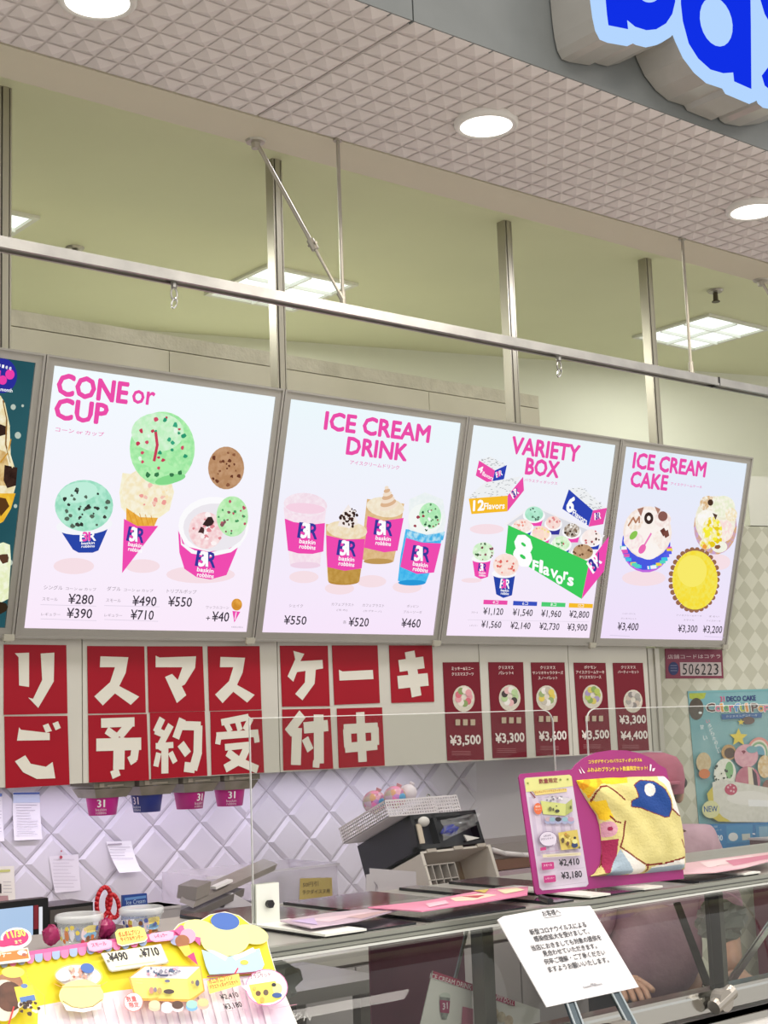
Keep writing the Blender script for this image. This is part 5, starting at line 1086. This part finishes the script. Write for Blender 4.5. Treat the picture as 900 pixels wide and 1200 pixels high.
# ------------------------------------------------------------------ big reclined yellow display board
q=Vector((0,.664,.747)).normalized(); SO=at(305,1115,Y=1.80); SB=Pl(SO,(1,0,0),q); A0=(0,1060,4.5)
a=Art(SB,.0048,False,.00012).zoom(*A0)
outl=[(-160,900),(-160,315),(0,284),(140,262),(440,215),(560,198),(760,172),(905,148),(935,112),(985,92),(1050,92),(1100,62),(1180,46),(1255,66),(1310,108),(1372,142),(1402,186),(1412,236),(1452,370),(1562,640),(1660,860),(1660,900)]
t=thing('display_board','large reclined yellow display board with a pink awning band and sundae pictures','display board',SB.w(*a.uv(700,900)))
quad_on(SB,[a.px(*p) for p in outl],0,.004,MB().mat(D('f4f0e6',.4))).build('board',t)
YL='efe02a'
a.poly([(-158,898),(-158,318),(0,288),(140,266),(440,219),(560,202),(760,176),(908,152),(938,117),(985,97),(1052,97),(1102,67),(1180,51),(1252,71),(1306,113),(1368,146),(1397,190),(1407,238),(1447,372),(1556,642),(1654,860),(1654,898)],YL)
a.poly([(195,548),(600,468),(640,640),(1070,402),(1449,375),(1556,642),(1654,860),(1654,898),(180,898)],'eadce8').poly([(600,468),(850,440),(1070,402),(640,660)],'eadce8')
for i in range(19):
    x=215+i*62; y=548-(x-195)*.14 if x<1449 else 400; a.poly([(x,y+10),(x+28,y+6),(x+28+(898-y)*.25,898),(x+(898-y)*.25,898)],'f4ecf2')
a.poly([(-158,318),(0,288),(140,266),(440,219),(560,202),(760,176),(908,152),(950,192),(560,246),(140,306),(-158,352)],'e2609e')
for i in range(19):
    x=-80+i*45.5; y=336-(x+80)*.150; c=('9fb3d6','e880b0')[i%2]
    if x<790: a.poly([(x-21,y-12),(x+21,y-18)]+[(x+21*math.cos(g),y+8+22*math.sin(g)) for g in [k_*math.pi/8 for k_ in range(9)]],c)
# top hump print, plain stand-in
a.poly([(905,160),(960,210),(1010,210),(1040,240),(1050,180),(940,130)],'e0609e').ell(1040,150,88,46,'f3ec9c',12).ell(1310,180,92,50,'f3ec9c',14).ell(1172,205,130,92,'f6ef9e').ell(1172,112,76,46,'3f68b8',6)
a.poly([(1048,262),(1120,285),(1190,300),(1290,270),(1352,255),(1378,340),(1360,378),(1090,394),(1070,350)],'b4d2ec').poly([(1072,262),(1110,266),(1185,300),(1172,322)],'f6f4f2').poly([(1210,302),(1318,250),(1334,270),(1226,320)],'f6f4f2').ell(1272,330,22,13,'e2cc58').poly([(1075,402),(1390,372),(1384,384),(1075,410)],'8a3a4a')
a.ell(975,192,42,40,'e0a4c0').ell(912,215,30,26,'9fa8cc').ell(945,220,38,34,'a86a44',0,'98603c').poly([(925,250),(980,240),(998,300),(960,300)],'f0d058').poly([(970,300),(1005,278),(1028,348)],'e03c7c')
# price card and tabs
a.poly([(515,288),(833,236),(874,330),(862,340),(575,384),(558,376)],'b8b090').poly([(517,286),(830,236),(868,326),(858,334),(575,378),(562,370)],'f4f2da')
a.T('各',549,336,566,333,16,'2a262a',.01).T('¥490',566,330,660,318,42,'26222a',.03).T('各',720,310,738,307,16,'2a262a',.01).T('¥710',738,306,826,294,42,'26222a',.03).line([(590,358),(800,330)],2,'c8c060').T('スモール ダブル',532,288,610,278,8,'8a8680').T('レギュラー ダブル',700,262,790,250,8,'8a8680')
def tab(pts,c,cc,txt): 
    a.poly([(x+2,y+6) for x,y in pts],cc).poly(pts,c)
    for args in txt: a.T(*args)
tab([(440,236),(460,222),(540,214),(572,222),(572,248),(556,258),(480,274),(450,268)],'f2b4d2','e6a0c4',[('スモール',468,256,545,244,18,'d8487e',.02)])
tab([(588,180),(604,162),(715,146),(742,158),(758,205),(742,222),(625,246),(600,236)],'f2e676','f4f0d8',[('ポムポムプリン',612,205,724,186,26,'e86a2c',.03),('サイクルサンデー',622,228,740,212,22,'e86a2c',.03)])
tab([(765,196),(780,184),(868,172),(896,178),(892,204),(872,216),(798,224),(772,216)],'f2b4d2','e6a0c4',[('レギュラー',800,210,866,200,18,'d8487e',.02)])
# date bubble and orange tag
a.poly([(-120,300),(128,262),(142,322),(130,334),(-120,362)],'f4eed8').poly([(-120,306),(124,270),(134,318),(-120,350)],'e8843c').T('サンデー',-60,322,44,306,30,'f8f0dc',.04).ell(98,290,26,14,'e8e4e0').ell(108,300,12,8,'b06a58')
a.ell(66,214,82,56,'f4f0f0',-6).poly([(-60,220),(60,250),(110,240),(100,270),(0,285),(-60,270)],'f4f0f0').ell(64,212,68,43,'dc2c74',-6).poly([(-60,228),(20,226),(60,250),(0,262),(-60,258)],'dc2c74').T('11/30',24,216,118,202,36,'f4e86a',.04).T('まで',62,246,98,240,18,'f4e8a8',.03)
# sundae picture
a.ell(392,415,128,66,'f4d878',2).ell(392,415,118,58,'eae6ea',2,'f4f2f4').chips(380,415,100,45,['f0c4b0','e8a090','f6e8e0','e8d8c8','f2d0b4'],40,6,14); a.ell(432,385,36,26,'4a72bc',12).ell(305,425,40,30,'f0eef0')
a.ell(400,530,118,84,'f4ec9c').poly([(300,480),(500,472),(505,540),(470,600),(400,620),(330,600),(296,540)],'f4ec9c').poly([(300,570),(350,595),(400,600),(460,592),(505,560),(500,600),(410,620),(320,610)],'f2f0f0').line([(302,560),(350,590),(400,598),(460,588),(508,552)],3,'8a4a3c').line([(258,470),(296,488),(500,480),(535,458)],3,'e8a868')
# left cake pictures
a.ell(20,470,72,58,'9c6a4c',0,'b48260').ell(40,410,60,30,'eedc6a').ell(-10,560,90,110,'e4dcc8').ell(20,540,70,80,'6a4434',0,'50352a').poly([(45,490),(140,478),(170,560),(70,590)],'f2de4c').ell(98,484,18,12,'6a88c0').poly([(72,545),(150,530),(158,560),(80,572)],'5c82c0').chips(120,600,60,40,['4a342c','382a24','e8e0d4'],18,8,15); a.line([(40,600),(10,700)],8,'d03a3a')
a.line([(100,400),(120,470),(200,540),(205,640)],3,'e8b048')
# box picture
a.zoom(100,1080,6.92)
a.poly([(296,545),(420,445),(880,445),(912,650),(800,740),(350,730)],'f0a848').poly([(310,545),(430,455),(870,455),(770,552)],'e6e2ea').poly([(310,545),(770,552),(792,720),(358,712)],'f0e878',).poly([(770,552),(870,458),(900,648),(792,720)],'e4da6a')
a.chips(560,500,200,40,['e8a0b0','5a6a8a','f4f2f6','c8b8c8','8a8a9a'],34,7,18); a.poly([(530,535),(610,532),(600,552),(540,550)],'4a4a6a')
for x,y,w,h,c in ((470,665,18,28,'c88a7a'),(500,660,14,20,'8a7a8a'),(535,668,20,26,'b89a5a'),(610,675,44,20,'4a3a3a'),(598,590,22,12,'6a6a8a'),(840,605,16,26,'5a5a70'),(800,600,12,14,'a08a6a')): a.ell(x,y,w,h,c)
for x in (345,): a.line([(345,580),(395,582)],3,'a0b0a0').line([(345,608),(395,610)],3,'a0b0a0')
a.ell(320,765,78,78,'e07a78').ell(320,765,73,73,'f6ecee').T('数量',270,765,350,760,44,'e06a6a',.02).T('限定',292,812,372,806,42,'e06a6a',.02)
for x,y,c,c2 in ((490,785,'e8d8b0','d8c4a8'),(590,800,'f0ecf0','e0d8e0'),(675,790,'5a4038','e8e0e4'),(790,785,'a0d8c8','7ab0d8'),(880,770,'f0c890','e8b0a0')): a.ell(x,y+22,48,34,c2).ell(x,y,46,34,c)
a.poly([(436,745),(520,728),(520,738),(440,760)],'f0a848')
# right-hand print: set name band, bubble, prices
a.zoom(180,1060,4.5)
a.poly([(232,478),(400,438),(412,498),(246,546)],'f4e26a').T('ポムポムプリン',248,496,372,468,26,'e0603c',.02).T('バラエティボックスセット',252,524,400,490,22,'e0603c',.02).line([(380,438),(396,410)],7,'d8304a')
a.ell(545,512,112,98,'e880b4').ell(545,512,107,93,'f8f2f6').poly([(440,500),(412,505),(450,540)],'f8f2f6').T('ふわふわ',480,445,520,436,18,'8a3a5a',.01).T('ブランケット',460,470,570,452,22,'8a3a5a',.01)
a.poly([(452,500),(590,478),(600,500),(622,570),(580,590),(500,600),(470,560)],'f0de62')
for x,y,rx,ry,c in ((500,545,14,14,'6a4a3a'),(540,540,14,16,'6a5a4a'),(600,520,26,30,'f2ea9a'),(598,555,26,14,'3a5a9a'),(582,500,12,10,'2a2a3a'),(520,580,12,16,'f0b050'),(480,520,10,10,'e8c060')): a.ell(x,y,rx,ry,c)
a.T('¥2,410',308,586,400,570,30,'26222a',.02).T('¥3,180',326,638,418,622,32,'26222a',.02).line([(300,596),(418,578)],2,'c8bcc8').line([(300,648),(430,630)],2,'c8bcc8').T('スモール',300,556,330,552,8,'b08aa0').line([(590,625),(700,605)],2,'e8a0b8')
a.build('print',t)
for x_ in (SO.x-.28,SO.x-.62):
    c=SB.w(x_-SO.x,-.10,-.004); MB().mat(ALU).box(x_-.012,x_+.012,c.y-.002,c.y+.02,.02,c.z-.004).build('leg',t)
    MB().mat(ALU).box(x_-.02,x_+.02,c.y-.2,c.y+.14,0,.02).build('foot',t)
# ------------------------------------------------------------------ magenta display with folded blanket
mA=at(630,1046,Z=ZT+.008); mB=at(799,1029,Z=ZT+.008); ex=(mB-mA).normalized(); bk=Vector((-ex.y,ex.x,0)); g_=math.radians(5.5)
MPl=Pl(mA+Vector((0,-.012,0)),ex,Vector((0,0,1))*math.cos(g_)+bk*math.sin(g_)); MZ=(590,860,3.913)
t=thing('magenta_display','magenta cardboard display with a rounded head and a price panel, on the counter','display',MPl.o+ex*.12)
a=Art(MPl,.0042,False,.00012).zoom(*MZ)
outl=[(148,738),(140,728),(66,200),(74,184),(310,164),(326,142),(365,110),(420,86),(490,75),(560,77),(620,90),(672,112),(705,140),(740,160),(748,190),(760,240),(800,400),(822,664)]
quad_on(MPl,[a.px(*p) for p in outl],0,.004,MB().mat(D('a32a7c',.35,'98266f',3))).build('board',t)
a.poly([(88,210),(96,202),(296,188),(306,196),(384,688),(374,700),(172,718),(160,706)],'cfc4d6')
for i in range(5): a.poly([(110+i*42,290),(126+i*42,289),(165+i*44,560),(148+i*44,562)],'c0b4ca')
a.poly([(90,210),(98,203),(296,188),(306,196),(312,240),(98,268)],'d6d68a'); OR='e8c84a'
a.T('コラボデザインのバラエティボックス&',384,138,628,128,17,OR,.03).T('ふわふわブランケット数量限定セット!',378,176,655,166,20,OR,.035)
a.poly([(345,150),(352,160),(368,182),(360,180)],'f0e8f0').poly([(338,162),(344,166),(352,184),(346,182)],'f0e8f0').poly([(664,140),(672,142),(668,172),(662,170)],'f0e8f0').poly([(676,160),(688,158),(682,172),(674,172)],'f0e8f0')
a.zoom(610,900,8.27)
a.T('数量限定',165,155,345,142,46,'8a3a3c',.02); star(a,370,115,16,'7a8a3a'); star(a,55,150,14,'7a8a3a'); star(a,440,112,14,'7a8a3a')
a.poly([(100,222),(430,200),(432,232),(130,268)],'dcc878').T('ポムポムプリンバラエティボックス',118,250,425,220,22,'b87a2c',.02).poly([(72,232),(84,232),(130,290),(118,294)],'7a2a3a')
a.poly([(175,320),(300,262),(480,300),(420,350)],'c8c4cc').poly([(175,320),(420,350),(415,465),(200,450)],'c6cc7c').poly([(420,350),(480,300),(485,420),(415,465)],'a8b068').chips(320,300,110,30,['e8e4ea','7a7a8a','b8a8b8'],20,6,14); a.ell(262,400,16,22,'6a6a4a').ell(330,420,22,16,'3a3a34').ell(322,372,8,6,'3a3a34').ell(460,385,8,18,'5a5a3a').ell(290,405,9,16,'5a5a3a')
a.ell(142,398,40,56,'d8683c',-6).T('限定',118,388,165,384,18,'f0d8c8',.02).T('セット',118,416,168,412,16,'f0d8c8',.02)
for x,c in ((240,'b8a0a8'),(280,'8aa8b8'),(335,'3a3238'),(400,'8ab0c0'),(455,'b890a8')): a.ell(x,520,34,26,'9aa0c0').ell(x,500,30,22,c)
a.ell(235,690,88,74,'7a6a8a',0).ell(235,690,82,69,'d6cede').poly([(280,730),(318,715),(290,755)],'d6cede').T('ふわふわ',190,672,262,660,18,'5a4a6a',.01).T('ブランケット',165,706,288,688,20,'5a4a6a',.01)
a.poly([(330,630),(515,600),(545,780),(360,800)],'ccb85e').chips(430,700,80,75,['e0d07a','a8903c','d8c468'],14,10,20)
for x,y,rx,ry,c in ((370,705,16,26,'5a4a30'),(418,735,14,20,'6a4a34'),(485,750,30,26,'2c3c6a'),(485,715,26,22,'d8d890'),(486,680,12,12,'2a2a34'),(398,645,12,14,'c08a3a'),(530,775,10,12,'6a6a4a')): a.ell(x,y,rx,ry,c)
a.poly([(150,775),(205,768),(208,798),(152,806)],'b83a78').line([(165,822),(330,800)],3,'b080a0').poly([(170,842),(540,820),(545,850),(175,870)],'d4ccb0').line([(215,858),(510,836)],4,'b8a878')
a.poly([(160,922),(270,912),(280,918),(284,972),(274,982),(172,992),(164,984)],'b82e7a').T('スモール',182,958,262,950,20,'ecd0e0',.02).T('¥2,410',335,962,528,946,72,'241e2a',.03)
a.poly([(180,1050),(286,1038),(296,1046),(300,1096),(290,1106),(192,1116),(184,1108)],'b82e7a').T('レギュラー',200,1084,284,1074,18,'ecd0e0',.02).T('¥3,180',356,1088,552,1068,74,'241e2a',.03)
a.line([(310,996),(570,968)],2.5,'a89cb0').line([(190,1160),(590,1108)],2.5,'a89cb0'); a.build('print',t)
MB().mat(D('8a2068',.5)).prism([MPl.w(.05,0,-.001),MPl.w(.05,.15,-.001),MPl.w(.05,0,-.001)+Vector((.0,.018,0))],(.004,0,0)).build('strut',t)
# blanket: cloth surface with stitched colour areas
Lc=[(325,214),(352,270),(392,335),(418,372),(432,420),(440,480),(443,540),(436,600),(410,640),(385,655)]
Rc=[(722,196),(752,222),(768,262),(786,320),(800,372),(812,430),(822,490),(826,545),(822,590),(815,622)]
def crv(C,tv):
    x=tv*(len(C)-1); i=min(int(x),len(C)-2); f=x-i; return C[i][0]*(1-f)+C[i+1][0]*f,C[i][1]*(1-f)+C[i+1][1]*f
def inp(x,y,P):
    r=False; j=len(P)-1
    for i in range(len(P)):
        if (P[i][1]>y)!=(P[j][1]>y) and x<(P[j][0]-P[i][0])*(y-P[i][1])/(P[j][1]-P[i][1])+P[i][0]: r=not r
        j=i
    return r
def near(x,y,P,w):
    for (ax,ay),(bx,by) in zip(P[:-1],P[1:]):
        dx,dy=bx-ax,by-ay; k_=max(0,min(1,((x-ax)*dx+(y-ay)*dy)/(dx*dx+dy*dy)))
        if (x-ax-k_*dx)**2+(y-ay-k_*dy)**2<w*w: return True
    return False
CRM=D('ddd28e',.9,'d4c882',30,.5,0,200); CO={'cream':CRM,'yel':D('f0cc2e',.9,'ecc022',20,.5,0,200),'or':D('f0a81e',.9,None,8,.5,0,200),'wh':D('e9e6e0',.9,None,8,.5,0,200),'bl':D('1f4a94',.9,'1a4088',20,.5,0,200),'lb':D('a9bccb',.9,None,8,.5,0,200),'rd':D('7a2420',.9,None,8,.5,0,200),'pk':D('d8a0b4',.9,None,8,.5,0,200),'mg':D('a02a54',.9,None,8,.5,0,200)}
BLUEP=[(568,240),(600,218),(650,224),(695,262),(722,310),(728,352),(716,384),(690,384),(640,366),(590,342),(550,336),(552,312),(580,296)]
LINES=[[(385,310),(390,270),(410,246),(445,244),(480,270),(520,306)],[(498,520),(512,470),(520,405)],[(498,522),(560,570),(615,602),(700,598),(800,566)],[(735,350),(770,376),(800,380)],[(385,655),(436,600),(440,540)],[(620,600),(628,630)],[(790,488),(806,520),(822,524)],[(455,380),(478,405),(500,410)]]
def colr(x,y):
    for L in LINES:
        if near(x,y,L,3.6): return 'rd'
    if inp(x,y,BLUEP):
        return 'wh' if ((x-630)/22)**2+((y-262)/30)**2<1 else 'bl'
    if near(x,y,BLUEP+[BLUEP[0]],4): return 'rd'
    if inp(x,y,[(695,190),(840,190),(840,376),(776,374),(738,350),(728,290),(700,240),(680,214)]): return 'wh'
    if inp(x,y,[(320,205),(560,200),(540,228),(480,236),(420,232),(384,262),(378,300),(350,262)]): return 'or' if (x+y*.6)%60<28 and x<430 else 'yel' 
    if inp(x,y,[(378,312),(430,310),(452,350),(470,385),(440,402),(400,380),(380,335)]): return 'yel'
    if ((x-452)/34)**2+((y-440)/36)**2<1: return 'pk' if ((x-458)/9)**2+((y-438)/9)**2>1 else 'mg'
    if inp(x,y,[(430,490),(490,485),(486,560),(456,640),(438,640)]): return 'mg'
    if inp(x,y,[(498,530),(560,640),(452,664),(470,600)]): return 'lb'
    if inp(x,y,[(502,530),(560,574),(612,606),(616,640),(560,650),(520,580)]): return 'wh'
    if inp(x,y,[(640,612),(800,572),(800,628),(640,648)]): return 'wh' if y<600+(720-x)*.12+8 else 'lb'
    return 'cream'
a=Art(MPl,0,False).zoom(*MZ); mb=MB(); NU,NV=150,120; V=[];rr=random.Random(2)
for j in range(NV+1):
    v=j/NV; l=crv(Lc,v); r_=crv(Rc,v)
    for i in range(NU+1):
        u=i/NU; x=l[0]+(r_[0]-l[0])*u; y=l[1]+(r_[1]-l[1])*u
        y-=8*math.sin(u*math.pi)*(1 if v<.2 else -1 if v>.85 else 0)*.6
        ed=min(u,1-u,v*1.0,1-v)*14; hgt=.006+.026*(1-math.exp(-ed))+.0022*math.sin(u*9+v*5)+.0018*math.sin(u*21-v*13)
        p=a.uv(x,y); V.append((MPl.w(p.x,p.y,hgt),x,y))
vs=[p[0] for p in V]; base=[]
for j in range(NV):
    for i in range(NU):
        A_=j*(NU+1)+i; q_=(A_,A_+NU+1,A_+NU+2,A_+1); x=sum(V[k_][1] for k_ in q_)/4; y=sum(V[k_][2] for k_ in q_)/4
        mb.mat(CO[colr(x,y)]); 
        if not mb.v: mb.v=[Vector(p) for p in vs]
        mb.f.append(list(q_)); mb.mi.append(mb.cur); mb.sm.append(True)
# skirt back to the display
rim=[i for i in range(NU+1)]+[(j+1)*(NU+1)-1 for j in range(1,NV+1)]+[NV*(NU+1)+i for i in range(NU-1,-1,-1)]+[j*(NU+1) for j in range(NV-1,0,-1)]
b0=len(mb.v); mb.v+=[mb.v[i]-MPl.n*((mb.v[i]-MPl.o).dot(MPl.n)-.0048) for i in rim]; mb.mat(CRM); n=len(rim)
for k_ in range(n): mb.f.append([rim[k_],rim[(k_+1)%n],b0+(k_+1)%n,b0+k_]); mb.mi.append(mb.cur); mb.sm.append(True)
o=mb.build('blanket'); tag(o,'folded cream fleece blanket with a dark blue patch and dark red piping lines','blanket')
# ------------------------------------------------------------------ the member of staff behind the counter
YP=2.72
hc=at(757,905,Y=YP); ct=at(770,882,Y=YP); pelv=Vector((hc.x+.08,YP+.10,.90))
SKIN=D('d9ab90',.5,'cf9f86',20); SHIRT=D('c9a6b4',.8,'bd98a8',14,.4,0,60); CAPM=D('b5667c',.8,'a85a70',20,.3,0,80); HAIR=D('241d1c',.45,'2e2624',40,.6,0,90)
t=thing('person','person in dusky pink cap and mauve shirt, dark hair bun, behind the magenta display','person',(pelv.x,pelv.y,0))
def skin(name,V,Ed,Rd,mat,sub=2,root=0):
    me=bpy.data.meshes.new(name); og=ORG[t]; me.from_pydata([Vector(v)-og for v in V],Ed,[]); me.materials.append(mat)
    o=bpy.data.objects.new(name,me); COL.objects.link(o); o.parent=t; ORG[o]=og
    mo=o.modifiers.new('skin','SKIN'); mo.use_smooth_shade=True
    for i,r in enumerate(Rd):
        me.skin_vertices[0].data[i].radius=r if isinstance(r,tuple) else (r,r); me.skin_vertices[0].data[i].use_root=(i==root)
    s_=o.modifiers.new('sub','SUBSURF'); s_.levels=sub; s_.render_levels=sub
    return o
P=pelv; F_=Vector((-.55,-.83,0)).normalized(); S_=Vector((F_.y,-F_.x,0))  # facing the counter, body's side axis
head=Vector((hc.x,YP,ct.z-.112)); neck=Vector((head.x+.05,YP+.06,ct.z-.235)); chest=Vector((head.x+.085,YP+.09,ct.z-.315)); waist=P+Vector((0,0,.12))
shL=chest+S_*.15+Vector((0,0,.035)); shR=chest-S_*.15+Vector((0,0,.035))
V=[P,waist,chest,neck,head+Vector((.01,.01,-.06)),head+Vector((0,0,.02)),
 shL,shL+S_*.05+F_*.05+Vector((0,0,-.24)),shL+F_*.25+Vector((0,0,-.30)),
 shR,shR-S_*.05+F_*.05+Vector((0,0,-.24)),shR+F_*.25+Vector((0,0,-.30)),
 P+S_*.09+Vector((0,0,-.1)),P+S_*.09+Vector((0,0,-.46)),P+S_*.09+Vector((0,.02,-.84)),P+S_*.09+F_*.12+Vector((0,0,-.89)),
 P-S_*.09+Vector((0,0,-.1)),P-S_*.09+Vector((0,0,-.46)),P-S_*.09+Vector((0,.02,-.84)),P-S_*.09+F_*.12+Vector((0,0,-.89))]
Ed=[(0,1),(1,2),(2,3),(3,4),(4,5),(2,6),(6,7),(7,8),(2,9),(9,10),(10,11),(0,12),(12,13),(13,14),(14,15),(0,16),(16,17),(17,18),(18,19)]
Rd=[.11,.095,.10,.045,.065,.078,.06,.042,.026,.06,.042,.026,.085,.058,.04,.03,.085,.058,.04,.03]
skin('body',V,Ed,Rd,SKIN)
def shell(name,idx,mat,grow,sub=2):
    m_={i:k_ for k_,i in enumerate(idx)}; return skin(name,[V[i] for i in idx],[(m_[a_],m_[b_]) for a_,b_ in Ed if a_ in m_ and b_ in m_],[Rd[i]+grow for i in idx],mat,sub)
sh=shell('shirt',[0,1,2,6,7,9,10,12,16],SHIRT,.036)
V2=list(V); 
tr=shell('trousers',[0,12,13,14,16,17,18],D('2a2a30',.8),.018)
for k_,(wi,sd) in enumerate(((8,1),(11,-1))):
    w=V[wi]; palm=w+F_*.075+Vector((0,0,-.01)); HV=[w,w+F_*.03,palm]; HE=[(0,1),(1,2)]; HR=[(.024,.02),(.030,.016),(.034,.014)]
    for q_ in range(4):
        s_=S_*((q_-1.5)*.019); L=(.034,.04,.038,.03)[q_]; i0=len(HV); HV+= [palm+s_+F_*.012,palm+s_+F_*(.012+L*.7)+Vector((0,0,-.008)),palm+s_*1.05+F_*(.012+L*1.4)+Vector((0,0,-.024))]; HE+=[(2,i0),(i0,i0+1),(i0+1,i0+2)]; HR+=[.009,.0085,.0075]
    i0=len(HV); HV+=[w+F_*.035-S_*sd*.03,w+F_*.06-S_*sd*.05+Vector((0,0,-.012)),w+F_*.085-S_*sd*.055+Vector((0,0,-.02))]; HE+=[(1,i0),(i0,i0+1),(i0+1,i0+2)]; HR+=[.011,.010,.008]
    skin('hand',HV,HE,HR,SKIN,1)
# face, hair, cap, bun
f=head+F_*.085
MB().mat(SKIN).prism([f+Vector((0,0,.02))-F_*.01,f+S_*.014+Vector((0,0,-.02))-F_*.008,f-S_*.014+Vector((0,0,-.02))-F_*.008],F_*.02).build('nose',t)
for s_ in (1,-1):
    MB().mat(D('f2eeea',.3)).ball(f+S_*(.03*s_)+Vector((0,0,.022))-F_*.012,.012,.012,.007,12,8).build('eye',t,smooth=True)
    MB().mat(D('2a1c18',.3)).ball(f+S_*(.03*s_)+Vector((0,0,.022))-F_*.003,.005,.005,.005,10,6).build('pupil',t,smooth=True)
    MB().mat(SKIN).ball(head+S_*(.088*s_)+Vector((0,0,.0)),.012,.018,.028,10,8).build('ear',t,smooth=True)
MB().mat(D('b0605c',.5)).ball(f+Vector((0,0,-.045))-F_*.008,.022,.012,.006,12,6).build('mouth',t,smooth=True)
mb=MB().mat(HAIR); mb.ball(head-F_*.014+Vector((0,0,.010)),.084,.084,.088,20,14); mb.build('hair',t,smooth=True)
bun=at(795,917,Y=YP+.07); MB().mat(HAIR).ball(bun,.026,.026,.021,16,10).ball(bun+Vector((-.035,0,.008)),.026,.026,.02,14,8).build('hair_bun',t,smooth=True)
MB().mat(D('8a3a4c',.5)).lathe(bun+Vector((-.018,0,.004)),[(.026,-.008),(.034,-.004),(.034,.004),(.026,.008)],16,(1,0,-.2)).build('hair_band',t,smooth=True)
cb=head+Vector((.012,0,.03))
MB().mat(CAPM).lathe(cb,[(.092,-.03),(.095,-.012),(.098,.01),(.094,.045),(.078,.070),(.045,.082),(.0001,.085)],28).build('cap',t,smooth=True)
MB().mat(CAPM).prism([cb+F_*.085+S_*.07,cb+F_*.14+S_*.045,cb+F_*.155,cb+F_*.14-S_*.045,cb+F_*.085-S_*.07],(0,0,.006)).build('cap_brim',t)
bpy.context.view_layer.update()
